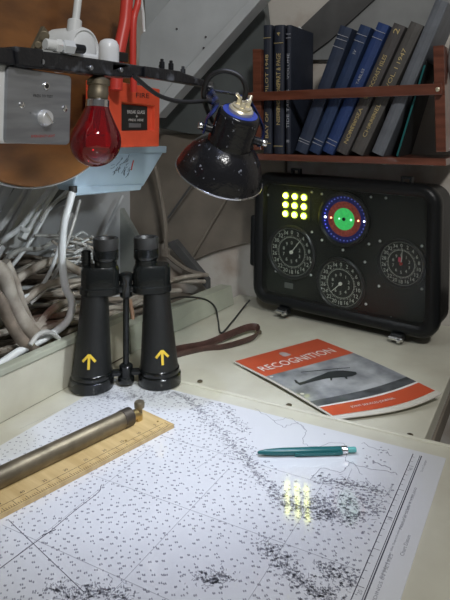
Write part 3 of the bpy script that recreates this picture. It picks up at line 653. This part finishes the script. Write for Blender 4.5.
mid += Vector((.003, .001, 0)); bd = (cR-cL); half = bd.length/2; BMx = frame(Vector((mid.x, mid.y, ZC)), bd, Vector((0, 0, 1))) @ Matrix.Diagonal((1, 1, .945, 1))   # X across, Z up, Y away
t = thing('binoculars', 'black vintage binoculars standing upright on the chart', 'binoculars', BMx)
ES = .0335; HT = .252
print('bino half', half)
def arrow_pts():
    segs = [((0, -.0125), (0, .009)), ((0, .0125), (-.0108, .000)), ((0, .0125), (.0108, .000))]; return segs
for s_, side in ((-1, 'left'), (1, 'right')):
    ox = s_*half; ex = s_*ES; ix = s_*(half*.30+ES*.70)
    lean = Matrix.Translation((ox, 0, 0))
    def wp(z):       # axis of the barrel leans inward a little
        return Vector((s_*(half-(half-.051)*min(1, z/.17)), 0, z))
    def tilt(prof, seg=40):
        b = MB(); rs = []
        for r, z in prof:
            c = wp(z); rs.append([c+Vector((r*math.cos(2*math.pi*k/seg), r*math.sin(2*math.pi*k/seg), 0)) for k in range(seg)])
        b.rings(rs); return b
    tilt([(.0325, 0), (.0358, .001), (.0364, .003), (.0364, .018), (.0350, .0195), (.0335, .020)]).build('objective_rim', BINOM, t)
    tilt([(.0338, .020), (.0342, .0215), (.0342, .027), (.0335, .029), (.0325, .030)]).build('objective_collar', BINOM, t)
    tilt([(.0325, .030), (.0318, .034), (.0300, .055), (.0262, .105), (.0230, .150), (.0226, .166)]).build('barrel', LEATHR, t)
    # prism housing: stadium between objective and eyepiece axes
    def stad(xa, ra, xb, rb, z, seg=40):
        pts = []
        for k in range(seg):
            a = 2*math.pi*k/seg; cxx, rr = ((xb, rb) if math.cos(a) > 0 else (xa, ra)); pts.append(Vector((cxx+rr*math.cos(a), rr*math.sin(a), z)))
        return pts
    xa, xb = sorted((wp(.17).x*1.02, ex))
    b = MB(); b.rings([stad(xa, .021, xb, .021, .163), stad(xa, .0245, xb, .0245, .166), stad(xa, .0245, xb, .0245, .176), stad(xa, .0225, xb, .0225, .178), stad(xa, .0225, xb, .0225, .206), stad(xa, .019, xb, .020, .213)]); b.build('prism_housing', BINOM, t)
    b = MB(); M0 = Matrix.Translation((ex, 0, 0))
    b.lathe([(.0185, .208), (.0185, .222), (.0205, .224), (.0212, .228)] , M0, 36); b.build('eyepiece_tube', BINOM, t)
    b = MB(); prof = [(.0205, .2275)]
    for k in range(6): prof += [(.0212, .229+k*.0022), (.0203, .2301+k*.0022)]
    b.lathe(prof, M0, 36); b.build('focus_ring', BINOM, t)
    b = MB(); b.lathe([(.0200, .242), (.0206, .244), (.0212, .256), (.0208, .2615), (.0195, .2625), (.0150, .2615), (.0125, .255), (.0001, .253)], M0, 36); b.build('eye_cup', BLACKR, t)
    # broad arrow painted on the barrel
    b = MB(); zc = .056; face = R(-90)
    for (u0, v0), (u1, v1) in arrow_pts():
        d = Vector((u1-u0, v1-v0)); L = d.length; d.normalize(); n = Vector((-d.y, d.x))*.0021; N = 8; P0 = []; P1 = []
        for k in range(N+1):
            c = Vector((u0, v0))+d*L*k/N; P0.append(c-n); P1.append(c+n)
        def onb(q):
            z = zc+q.y; r = .0325+(.0228-.0325)*(z-.03)/.12 + .0007; c = wp(z); a = face+s_*.15+q.x/r
            return Vector((c.x+r*math.cos(a), c.y+r*math.sin(a), z))
        vs = [onb(q) for q in P0+P1]; b.add(vs, [(k, k+1, k+N+2, k+N+1) for k in range(N)])
    b.build('yellow_arrow', YELLOW, t)
    b = MB(); b.box((s_*half*.45, 0, .022), (half*.75, .014, .010), bev=.003); b.build('lower_bridge_arm', BINOM, t)
    b = MB(); b.box((s_*.030, 0, .171), (.050, .020, .010), bev=.003); b.build('upper_bridge_arm', BINOM, t)
b = MB(); b.cyl((0, 0, .030), (0, 0, .166), .0052, seg=20); b.build('hinge_rod', OLDBRASS if False else BINOM, t)
b = MB(); b.lathe([(.0125, .004), (.014, .006), (.014, .014), (.0115, .016), (.0115, .034), (.009, .037), (.006, .038)], None, 32); b.build('lower_hinge', BINOM, t)
b = MB(); b.lathe([(.008, .155), (.0105, .158), (.0105, .184), (.012, .186), (.012, .196), (.009, .199), (.005, .200)], None, 32); b.build('upper_hinge', BINOM, t)
b = MB(); b.cyl((-.066, .004, .178), (-.066, .004, .240), .007, seg=18)
for k in range(5): b.cyl((-.066, .004, .216+k*.005), (-.066, .004, .2185+k*.005), .0085, seg=18)
b.build('filter_knob', BINOM, t)

# leather strap loop
hs = .007
t_ = MB(); zz = .012
def sp(lst): return [at(x, y, z=z) for x, y, z in lst]
t_.tube(sp([(168, 352, .024), (180, 349, .012), (206, 344, .006), (228, 335, .012), (246, 328, .014), (256, 327, .013), (259, 331, .011), (254, 337, .009), (238, 343, .006), (222, 347, .004), (204, 349, .003), (180, 354, .005), (170, 356, .010)]), (.0075, .0014), 8, flat=Vector((0, 0, 1)), sub=8)
tag(t_.build('leather_strap', STRAP), 'brown leather strap loop lying on the shelf beside the binoculars', 'strap')
b = MB(); b.cyl(at(255, 333, z=.004), at(261, 332, z=.004), .004, seg=8); tag(b.build('strap_button', OLDBRASS), 'small dull metal end piece at the tip of the leather strap', 'button')
b = MB(); b.tube([at(168, 300, x=-.70), at(182, 297, x=-.70), at(204, 299, x=-.70), at(215, 307, x=-.69), at(218, 320, x=-.665), at(221, 333, z=.002), at(232, 322, z=.002), at(243, 308, z=.004), at(250, 300, z=.02)], .0020, 8)
tag(b.build('cable', BLACKR), 'thin black cable hanging over the ledge towards the instrument case', 'cable')

# ------------------------------------------------------------------ magazine
mA, mB, mC, mD = (at(x, y, z=zz) for x, y, zz in ((235, 362, .002), (317.5, 339.5, .002), (333, 416.5, .003), (435, 391.5, .014)))
def mag(s, t_, lift=0.0):
    p = (mA*(1-s)+mB*s)*(1-t_)+(mC*(1-s)+mD*s)*t_
    mn = (mA*(1-s)+mB*s)*(1-t_)+(mC*(1-s)+mD*s)*t_
    p += (mC-mA).normalized()*(.009*math.sin(math.pi*s)*max(t_, 0.0)**2.5)
    p.z += .004*math.sin(math.pi*s)*0 + lift - .0045*math.sin(math.pi*s)*(t_**3)*s + .0035*math.sin(math.pi*t_)
    return p
t = thing('magazine', 'orange and grey magazine with a helicopter cover on the shelf', 'magazine', (mA+mD)/2*1.0)
def patch(name, t0, t1, m, lift=.0016, s0=0, s1=1, N=20, K=14):
    b = MB(); vs = [mag(s0+(s1-s0)*i/N, t0+(t1-t0)*j/K, lift) for j in range(K+1) for i in range(N+1)]
    b.add(vs, [(j*(N+1)+i, j*(N+1)+i+1, (j+1)*(N+1)+i+1, (j+1)*(N+1)+i) for j in range(K) for i in range(N)]); return b.build(name, m, t, world=True, auto=False)
b = MB(); N = 20
top_ = [mag(i/N, 0, .0014) for i in range(N+1)]; 
def sheet(lift, off, m, name, tk=.0008):
    b = MB(); vs = []; 
    for l in (lift, lift-tk):
        for j in range(15):
            for i in range(N+1): vs.append(mag(i/N*(1+off[0])-off[0]*.3, j/14*(1+off[1])-off[1]*.2, l))
    n1 = 15*(N+1); fs = []
    for j in range(14):
        for i in range(N):
            a = j*(N+1)+i; fs += [(a, a+1, a+N+2, a+N+1), (a+n1, a+N+1+n1, a+N+2+n1, a+1+n1)]
    for i in range(N): fs += [(i, i+n1, i+1+n1, i+1), (14*(N+1)+i, 14*(N+1)+i+1, 14*(N+1)+i+1+n1, 14*(N+1)+i+n1)]
    for j in range(14):
        a = j*(N+1); c = a+N; fs += [(a, a+N+1, a+N+1+n1, a+n1), (c, c+n1, c+N+1+n1, c+N+1)]
    b.add(vs, fs, 0, True); return b.build(name, m, t, world=True)
sheet(.0014, (0, 0), PAPER, 'page_block', .0018); sheet(.0002, (.03, .045), PAPER, 'lower_pages', .0014)
patch('title_band', 0, .36, ORANGE); patch('cover_photo', .36, .80, PHOTO); patch('cover_sea', .80, .872, SEA, K=4); patch('cover_white_line', .872, .887, PRINTWHITE, K=2); patch('bottom_band', .887, 1, ORANGE, K=4)
b = MB(); add_text(b, 'RECOGNITION', .088, lambda u, v: mag(.475+u, .240-v, .0020), w=.84); b.build('title_lettering', PRINTWHITE, t, world=True)
b = MB(); L_ = .0020
def mpoly(pts, m=0): b.add([mag(s, q, L_) for s, q in pts], [tuple(range(len(pts)))], m, False)
cs, ct = .46, .105
mpoly([(cs+.042*math.cos(R(a)), ct+.042*math.sin(R(a))) for a in range(0, 360, 30)]); mpoly([(cs-.05, ct+.02), (cs+.05, ct+.02), (cs+.035, ct+.045), (cs-.035, ct+.045)])
b.build('crest', mat('crest_print', (.42, .36, .36), .5), t, world=True)
b = MB(); L_ = .0021
def hp(x, y):     # from picture to the page, then back onto the page surface
    return at(x, y, plane=((mA+mD)/2+Vector((0, 0, .0045)), Vector((0, 0, 1))))
E1 = (mB-mA); E2 = (mC-mA)
def st(x, y):
    # solve the bilinear patch at this place
    s = .5; q = .5; p = at(x, y, z=.006)
    for _ in range(12):
        e = p-mag(s, q); ds = (mag(s+.01, q)-mag(s-.01, q))/.02; dt = (mag(s, q+.01)-mag(s, q-.01))/.02
        det = ds.x*dt.y-ds.y*dt.x; s += (e.x*dt.y-e.y*dt.x)/det; q += (ds.x*e.y-ds.y*e.x)/det
    return s, q
body = [(297, 385), (305, 383), (313, 380), (322, 377), (328, 374.5), (335, 373.5), (343, 373.5), (350, 374.5), (356, 375.5), (357, 377.5), (352, 379.5), (344, 380), (334, 380.5), (326, 381), (316, 383), (306, 385.3), (300, 387)]
mpoly([st(*p) for p in body])
for l in (((301, 374), (338, 371.5)), ((338, 371.5), (350, 371)), ((337, 371), (338, 374))):
    (x0, y0), (x1, y1) = l; mpoly([st(x0, y0-.3), st(x1, y1-.3), st(x1, y1+.3), st(x0, y0+.3)])
mpoly([st(*p) for p in ((296, 385), (294, 381.5), (296, 381.5), (299, 384.5))]); mpoly([st(*p) for p in ((344, 379.5), (346, 382), (347.5, 382), (347, 379))]); mpoly([st(*p) for p in ((330, 380), (330.5, 383), (332, 383), (332.5, 380))])
b.build('helicopter_print', HELI, t, world=True)
b = MB(); add_text(b, 'JOINT SERVICES JOURNAL', .024, lambda u, v: mag(.42+u, .944-v, .0021), w=.42); b.build('footer_lettering', PRINTWHITE, t, world=True)
for q in ((268.5, 378.5), (299, 395.5)):
    s0, t0 = st(*q); s0 = max(s0, .03); b = MB(); b.add([mag(s0+.017*math.cos(R(a)), t0+.012*math.sin(R(a)), .0021) for a in range(0, 360, 30)], [tuple(range(12))], 0, False); b.build('punch_hole', PAPER, t, world=True)

# ------------------------------------------------------------------ instrument case
cn = Vector((.126, 1, 0)).normalized(); cp = Vector((-.53, 1.268, 0)); CPL = (cp, cn)
cXv = Vector((cn.y, -cn.x, 0)); ctr = at(346, 300, plane=CPL); ctr.z = .005
CM = frame(ctr, cXv-Vector((0, 0, .021)), Vector((0, 0, 1))+cXv*.021); CI = CM.inverted()
def cl(px, py): p = CI @ at(px, py, plane=CPL); return p.x, p.z
case = thing('instrument_case', 'black plastic instrument case with lit dials standing on the shelf', 'instrument case', CM)
xl, zt = cl(252, 240)[0], cl(350, 179)[1]; xr = cl(439, 250)[0]; zb = .012
CW = xr-xl; CC = (xl+xr)/2; CH = zt-zb; CZ = (zt+zb)/2
print('case', CW, CH, CC)
def rr(w, h, r, y, dx=0, dz=0, n=7):
    pts = []
    for qx, qz, a0 in ((1, 1, 0), (-1, 1, 90), (-1, -1, 180), (1, -1, 270)):
        for k in range(n):
            a = R(a0+90*k/(n-1)); pts.append(Vector((CC+dx+qx*(w/2-r)+r*math.cos(a), y, CZ+dz+qz*(h/2-r)+r*math.sin(a))))
    return pts
b = MB()
b.rings([rr(CW-.03, CH-.03, .03, .108), rr(CW-.014, CH-.014, .034, .102), rr(CW-.010, CH-.010, .036, .05), rr(CW-.008, CH-.008, .036, .030)], cap1=False); b.build('case_body', CASEM, case)
b = MB()
iw, ih = .052, .050
b.rings([rr(CW-.004, CH-.004, .038, .030), rr(CW, CH, .040, .026), rr(CW, CH, .040, .012), rr(CW-.004, CH-.004, .038, .006), rr(CW-.014, CH-.014, .034, .001), rr(CW-.026, CH-.026, .030, -.001), rr(CW-.040, CH-.040, .024, .001), rr(CW-iw, CH-ih, .018, .004), rr(CW-iw-.004, CH-ih-.004, .016, .010), rr(CW-iw-.006, CH-ih-.006, .015, .024)], cap0=False, cap1=False); b.build('case_lid', CASEM, case)
PY = .020
b = MB(); b.rings([rr(CW-iw-.002, CH-ih-.002, .014, PY+.004), rr(CW-iw-.004, CH-ih-.004, .014, PY)], cap0=True, cap1=True); b.build('panel', PANEL, case)
# handle bulge on the left side, clips
b = MB(); x0, z0 = cl(247, 215); x1, z1 = cl(247, 266)
b.box((xl-.003, .03, (z0+z1)/2), (.016, .05, z0-z1), bev=.007, seg=4); b.build('side_handle', CASEM, case)
for (px, py) in ((283, 319), (397, 343)):
    x, z = cl(px, py); b = MB(); b.box((x, .004, .008), (.026, .020, .016), bev=.003); c1 = b.build('latch', CASEM, case)
    b = MB(); b.cyl((x-.014, -.007, .007), (x+.014, -.007, .007), .0045, seg=12); b.cyl((x+.004, -.012, .005), (x+.010, -.012, .005), .0045, seg=10); b.build('latch_pin', CHROME, c1)
for (px, py) in ((292, 172), (404, 172)):
    x, z = cl(px, py); b = MB(); b.box((x-.009, .02, zt+.005), (.005, .012, .014), bev=.001); b.box((x+.009, .02, zt+.005), (.005, .012, .014), bev=.001); b.box((x, .02, zt+.010), (.024, .010, .005), bev=.001); b.build('hinge_bracket', CASEM, case)
def ppt(px, py, y=PY):    # on the recessed panel
    pl = (CM @ Vector((0, y, 0)), cn); p = CI @ at(px, py, plane=pl); return p.x, p.z
def rotx(x, z, y): return Matrix.Translation((x, y, z)) @ Matrix.Rotation(R(90), 4, 'X')   # local +Z -> -Y (towards the viewer)
SCREWM = mat('bright_screw', (.75, .76, .76), .35, .3)
LEDM = mat('lit_led', (1.0, 1.0, .10), .4, emit=14.0); LEDRING = mat('led_glow_ring', (.34, .48, .06), .4, emit=.45)
mx, mz = ppt(295.3, 205.5); dx_, _ = ppt(304.6, 205.5); dx_ -= mx; _, dz_ = ppt(295.3, 196.3); dz_ -= mz
b = MB(); b.box((mx, PY-.001, mz), (dx_*3+.006, .002, dz_*3+.006), bev=.0006); b.build('led_board', PANEL, case)
for i in (-1, 0, 1):
    for j in (-1, 0, 1):
        b = MB(); b.lathe([(.0088, .0012), (.0086, .0030), (.0058, .0040)], rotx(mx+i*dx_, mz+j*dz_, PY), 24, cap0=False); lr = b.build('led', LEDRING, case)
        b = MB(); b.lathe([(.0060, .003), (.0056, .0056), (.003, .0072), (.0001, .0076)], rotx(mx+i*dx_, mz+j*dz_, PY), 20); b.build('led_lens', LEDM, lr)
DIALF = mat('dial_face', (.012, .014, .013), .5)
BEZ = mat('bezel_black', (.03, .031, .033), .3)
def dial(px, py, rpx, name, hands, nums, redhub=False, label=None):
    x, z = ppt(px, py); x2, _ = ppt(px+rpx, py); rd_ = x2-x
    b = MB(); b.lathe([(rd_*.99, 0), (rd_*1.04, .002), (rd_*1.04, .006), (rd_*.97, .008), (rd_*.93, .006), (rd_*.92, .002)], rotx(x, z, PY), 48, cap0=False, cap1=False)
    bz = b.build('bezel', BEZ, case)
    b = MB(); b.lathe([(rd_*.93, .0008), (rd_*.93, .0018)], rotx(x, z, PY), 48); dl = b.build('dial', DIALF, case)
    b = MB(); yy = PY-.0021
    for k in range(60):
        a = R(90-k*6); r0_, r1_ = rd_*.56, rd_*(.62 if k % 5 else .66); wd = .0004
        d = Vector((math.cos(a), 0, math.sin(a))); n = Vector((-d.z, 0, d.x))*wd; c = Vector((x, yy, z)); b.add([c+d*r0_-n, c+d*r1_-n, c+d*r1_+n, c+d*r0_+n], [(0, 1, 2, 3)], 0, False)
    ringpts = 60
    for r_, wd in ((rd_*.56, .0003), (rd_*.90, .0002)):
        c = Vector((x, yy, z)); vs = [c+Vector((math.cos(R(6*k))*q, 0, math.sin(R(6*k))*q)) for k in range(60) for q in (r_-wd, r_+wd)]
        b.add(vs, [(2*k, 2*k+1, (2*k+3) % 120, (2*k+2) % 120) for k in range(60)], 0, False)
    for k, s in enumerate(nums):
        a = R(90-k*360/len(nums)); c = Vector((x+rd_*.76*math.cos(a), yy, z+rd_*.76*math.sin(a))); add_text(b, s, rd_*.15, lambda u, v: c+Vector((u, 0, v)))
    for k in range(10):
        a = R(90-k*36); c = Vector((x+rd_*.36*math.cos(a), yy, z+rd_*.36*math.sin(a))); add_text(b, str(k), rd_*.13, lambda u, v: c+Vector((u, 0, v)))
    b.build('dial_markings', DIALW, dl)
    for (hx, hy, wd) in hands:
        tx, tz = ppt(hx, hy, PY-.004); d = Vector((tx-x, 0, tz-z)); n = Vector((-d.z, 0, d.x)).normalized()*wd; c = Vector((x, PY-.004, z))
        b = MB(); b.prism([c-d*.12-n, c+d*.7-n*.9, c+d, c+d*.7+n*.9, c-d*.12+n], (0, .0006, 0)); b.build('hand', HANDW, dl)
    b = MB(); b.lathe([(rd_*.07, .002), (rd_*.07, .0052), (rd_*.03, .006)], rotx(x, z, PY), 14); b.build('hub', PRINTRED if redhub else HANDW, dl)
    if redhub:
        b = MB(); b.box((x-.0025, PY-.0032, z+.008), (.007, .0012, .010), bev=.0005); b.build('red_flag', mat('red_flag', (.75, .08, .15), .4), dl)
    return x, z, rd_
tens = [str(k) for k in range(0, 60, 5)]
dial(292, 252, 23.5, 'a', [(301.5, 239, .0008)], [str(k) for k in range(0, 36, 2)])
dial(341, 283.5, 24, 'b', [(330, 292.5, .0008)], [str(k) for k in range(0, 36, 2)])
dial(401.5, 263.5, 24, 'c', [(402.5, 248, .0006), (402.2, 256, .0009)], [str(k) for k in range(0, 36, 2)], True)
# compass repeater with coloured lit rings
x, z = ppt(344.5, 219); x2, _ = ppt(368.5, 219); rd_ = x2-x
b = MB(); b.lathe([(rd_*1.0, 0), (rd_*1.08, .002), (rd_*1.08, .009), (rd_*1.0, .011), (rd_*.93, .007)], rotx(x, z, PY), 48, cap0=False, cap1=False); b.build('bezel', BEZ, case)
b = MB(); b.lathe([(rd_*.98, 0), (rd_*.98, .0012)], rotx(x, z, PY), 48); comp = b.build('compass_dial', mat('blue_ring', (.012, .016, .11), .4, emit=.35), case)
b = MB(); b.lathe([(rd_*.70, .0012), (rd_*.70, .002)], rotx(x, z, PY), 48); b.build('red_ring', mat('red_ring', (.36, .07, .05), .4, emit=.22, var=.6, scale=300), comp)
b = MB(); b.lathe([(rd_*.44, .002), (rd_*.44, .003)], rotx(x, z, PY), 40); b.build('green_disc', mat('green_disc', (.05, .55, .13), .4, emit=.65, var=.35, scale=260), comp)
b = MB(); b.lathe([(rd_*.07, .003), (rd_*.07, .0045)], rotx(x, z, PY), 14); b.build('hub', INK, comp)
BLUELED = mat('blue_led', (.12, .14, 1.0), .4, emit=1.2); WLED = mat('white_led', (.8, .85, 1.0), .4, emit=5.0); RLED = mat('orange_led', (1., .45, .25), .4, emit=3.0); GLED = mat('mint_led', (.5, 1., .7), .4, emit=1.6)
DIMBLUE = mat('dim_blue_mark', (.18, .22, .75), .4, emit=.35)
b = MB(); b2 = MB()
for k in range(36):
    a = R(k*10); c = (x+rd_*.86*math.cos(a), z+rd_*.86*math.sin(a)); lit = 150 < k*10 < 215
    (b if lit else b2).lathe([(.0017, .0012), (.0012, .0022)], rotx(c[0], c[1], PY), 8, cap0=False)
b.build('lit_blue_marks', BLUELED, comp); b2.build('blue_marks', DIMBLUE, comp)
for dxp, r_, m_, nm in ((-.82, .0026, WLED, 'white_spot'), (.84, .0020, WLED, 'white_spot'), (-.56, .0022, RLED, 'orange_spot'), (.60, .0022, RLED, 'orange_spot'), (-.20, .0022, GLED, 'green_spot'), (.30, .0028, GLED, 'green_spot')):
    b = MB(); b.lathe([(r_, .002), (r_*.8, .0042)], rotx(x+rd_*dxp, z, PY), 12, cap0=False); b.build(nm, m_, comp)
# screws on the panel
for (px, py) in ((322, 194), (371, 197), (322, 240), (369, 244), (312, 232), (311, 262), (277, 231), (276, 271), (311, 275), (264, 275), (322, 288), (322, 305), (365, 262), (380, 241), (422, 246), (379, 286), (422, 289), (366, 304), (301, 300), (386, 198), (343, 250), (391, 318), (268, 195), (312, 192)):
    x_, z_ = ppt(px, py); b = MB(); b.lathe([(.0030, 0), (.0029, .0012), (.0016, .0022), (.0001, .0024)], rotx(x_, z_, PY), 10, cap0=False); b.build('panel_screw', SCREWM, case)
x_, z_ = ppt(289, 285.5); b = MB(); b.box((x_, PY-.001, z_), (.022, .002, .012), bev=.0005); b.build('name_plate', mat('grey_plate', (.16, .17, .16), .4), case)
GL = clearmat('clear_cover', (.95, .97, .96), .22, 1.45, .6)
b = MB(); b.box((CC, .0062, CZ), (CW-iw-.001, .0015, CH-ih-.001)); b.build('clear_cover', GL, case)

# ------------------------------------------------------------------ bookshelf
YS = 1.222
def sp_(px, py, y=YS): return at(px, py, y=y)
zL = sp_(350, 162).z; sx0, sx1 = sp_(253, 150).x, sp_(446, 160).x; zbot = zL-.002; zt_s = zbot+.014
sh_t = thing('bookshelf', 'small mahogany bookshelf with a retaining bar on the back wall', 'shelf', ((sx0+sx1)/2, YS, zbot))
b = MB(); b.box(((sx0+sx1)/2, YS+.077, zbot+.007), (sx1-sx0, .154, .014), bev=.001); b.build('bottom_board', MAHOG, sh_t, world=True)
b = MB(); b.prism([sp_(*p) for p in ((252.5, 49), (261, 49), (261, 150), (253.5, 150))], (0, .152, 0)); b.build('side_board', MAHOG, sh_t, world=True, bevel=.001)
b = MB(); b.prism([sp_(*p) for p in ((433, 46), (444, 45), (446, 152), (436, 152))], (0, .152, 0)); b.build('side_board', MAHOG, sh_t, world=True, bevel=.001)
zr0 = sp_(254, 97).z; zr1 = sp_(442, 89.5).z; xr0 = sp_(249.5, 97).x; xr1 = sp_(443, 90).x
b = MB(); b.prism([(xr0, YS-.012, zr0-.0095), (xr1, YS-.012, zr1-.0105), (xr1, YS-.012, zr1+.0115), (xr0, YS-.012, zr0+.0095)], (0, .010, 0)); rb = b.build('retaining_bar', MAHOG, sh_t, world=True, bevel=.001)
for xx, zz in ((xr0+.006, zr0), (xr1-.008, zr1)):
    b = MB(); b.lathe([(.0042, 0), (.0040, .0008), (.002, .0016), (.0001, .0017)], Matrix.Translation((xx, YS-.0121, zz)) @ Matrix.Rotation(R(90), 4, 'X'), 14); b.build('screw', PALEBRASS, rb, world=True)

GOLD = mat('gold_lettering', (.58, .46, .22), .45, .1)
SILV = mat('pale_lettering', (.42, .44, .50), .5)
def book(name_label, pb, pt, thick, depth, colr, texts, lean_y=0.0, rough=.6, textmat=None, yoff=.010, lines=(), edges=True, ztop_extra=0):
    """pb / pt: picture positions of the middle of the spine foot and head"""
    y = YS+yoff; B = at(*pb, y=y); T = at(*pt, y=y); B.z = zt_s+.0006; up = (T-B); up.y = 0; H = up.length; up.normalize()
    side = Vector((up.z, 0, -up.x)); 
    if side.x < 0: side = -side
    B.z += abs(up.x)*thick/2
    M = Matrix.Translation(B) @ Matrix((side, Vector((0, 1, 0)), up)).transposed().to_4x4()
    t = thing('book', name_label, 'book', M, 'navigation books on the shelf')
    cm = colr if not isinstance(colr, tuple) else mat('book_cloth', colr, rough, var=.22, scale=30, bump=.25, bscale=500)
    th = thick/2; hg = .0022
    b = MB(); prof = []
    sec = [(-th, depth), (-th, .006), (-th*.96, .003), (-th*.6, .0006), (0, -.0006), (th*.6, .0006), (th*.96, .003), (th, .006), (th, depth), (th-hg, depth), (th-hg, .007), (-th+hg, .007), (-th+hg, depth)]
    n = len(sec)
    r0_ = [Vector((x, yy, 0)) for x, yy in sec]; r1_ = [Vector((x, yy, H)) for x, yy in sec]
    vs = r0_+r1_; fs = [(i, (i+1) % n, (i+1) % n+n, i+n) for i in range(n)]
    b.add(vs, fs, 0, False)
    for o in (0, n):
        b.add([vs[i+o] for i in (0, 1, 2, 3, 4, 5, 6, 7, 8, 9, 10, 11, 12)], [(0, 1, 11, 12), (7, 8, 9, 10), (1, 2, 3, 4, 5, 6, 7, 10, 11)], 0, False)
    cb = b
    b = MB(); b.box((0, depth/2+.002, H/2), (thick-2*hg-.0002, depth-.012, H-.006)); b.build('page_block', PAPER, t)
    b = cb
    if 1:
        for (s, pos, hgt, ln) in texts:
            add_text(b, s, hgt*1.35, lambda u, v: Vector((-v, -.0012+(.0 if abs(v) < th*.55 else .0006), pos*H+u)), 1, ln*H)
        for (pos, wd) in lines:
            b.box((0, -.0002, pos*H), (thick*.92, .0018, wd*1.3), mi=1)
        b.build('cover', [cm, textmat or GOLD], t)
    return t
NAVY = (.018, .024, .042); BLUE = (.020, .045, .115); BLUE2 = (.022, .055, .19); BRN = (.085, .078, .078); BRN2 = (.10, .095, .090); SLATE = (.15, .165, .19)
book('dark navy upright book at the far left end of the shelf, gold spine title', (267, 149), (267, 25), .0200, .138, NAVY, [('BAY OF', .22, .0055, .2), ('PILOT 1948', .62, .0055, .3)], lines=((.9, .0008), (.08, .0008)))
book('dark navy upright book second from the left, large gold title letters', (278.2, 149), (278.7, 25), .0235, .138, NAVY, [('NORTH COAST', .40, .0065, .35), ('OF ENGLAND', .40, .0055, .3), ('PART & PAGE', .66, .0075, .24), ('4', .93, .006, .03)], lines=((.86, .0008), (.06, .0008)))
book('thin dark book third from the left, silver lettering, wide dark cover showing', (287.8, 149), (288.5, 25), .0115, .140, NAVY, [('TIDE TABLES', .35, .0045, .3), ('VOLUME', .68, .004, .2), ('8', .10, .005, .02)], textmat=SILV, lines=((.93, .0008), (.9, .0008)))
book('first leaning book, faded blue cloth, beside the thin dark upright book', (300, 148), (346, 29), .0275, .14, (.030, .045, .085), [], lines=((.93, .0008), (.90, .0008), (.84, .0008), (.10, .0008), (.08, .0008)), textmat=SILV)
book('second leaning book, mid blue cloth with narrow spine', (313.5, 148), (365.5, 28), .0245, .14, (.020, .045, .12), [('IV', .80, .005, .03)], lines=((.93, .0008), (.88, .0008), (.10, .0008), (.07, .0008)), textmat=SILV)
book('third leaning book, brightest royal blue cloth', (327, 148), (383.5, 26), .0245, .14, BLUE2, [('TABLES', .60, .004, .12)], lines=((.94, .0008), (.89, .0008), (.10, .0008), (.07, .0008)), textmat=SILV)
book('brown grey leaning book with gold title, right of the royal blue one', (341, 148), (399.5, 27), .0250, .14, BRN, [('NORTH SEA', .22, .006, .28), ('PILOT', .22, .0045, .12), ('WEST COAST ISLES', .60, .006, .34), ('1950', .50, .0035, .1), ('2', .95, .008, .04)])
book('worn brown leaning book with frayed head, left of the tall slate book', (356.5, 148), (417, 26), .0270, .14, BRN2, [('CHANNEL', .26, .006, .26), ('PILOT', .26, .0045, .12), ('VOL. I 1947', .66, .006, .3)])
book('tall slate grey leaning book, tallest at the right end', (377, 148), (442, 3), .0255, .14, SLATE, [], yoff=.006)
tb = book('thin dark booklet with a teal edge leaning behind the tall slate book', (397, 148), (426, 62), .0040, .13, (.015, .018, .02), [], yoff=.012)
b = MB(); b.box((0, -.001, .095), (.0036, .0012, .188), bev=.0004); b.build('teal_edge', TEAL, tb)

# round pale object past the shelf, dark sheet added for the black gap under it
b = MB(); c = at(462, 62, y=1.27); b.lathe([(.001, -.05), (.022, -.042), (.028, 0), (.022, .042), (.001, .05)], Matrix.Translation(c), 24); tag(b.build('pipe_cap', LIGHTGREY), 'pale rounded fitting at the right edge beside the bookshelf', 'fitting')
b = MB(); b.box((.05, 1.33, -.12), (.38, .03, .5), bev=.002); tag(b.build('dark_gap_sheet', BLACKR), 'dark sheet standing in for the black gap right of the cream shelf', 'board')
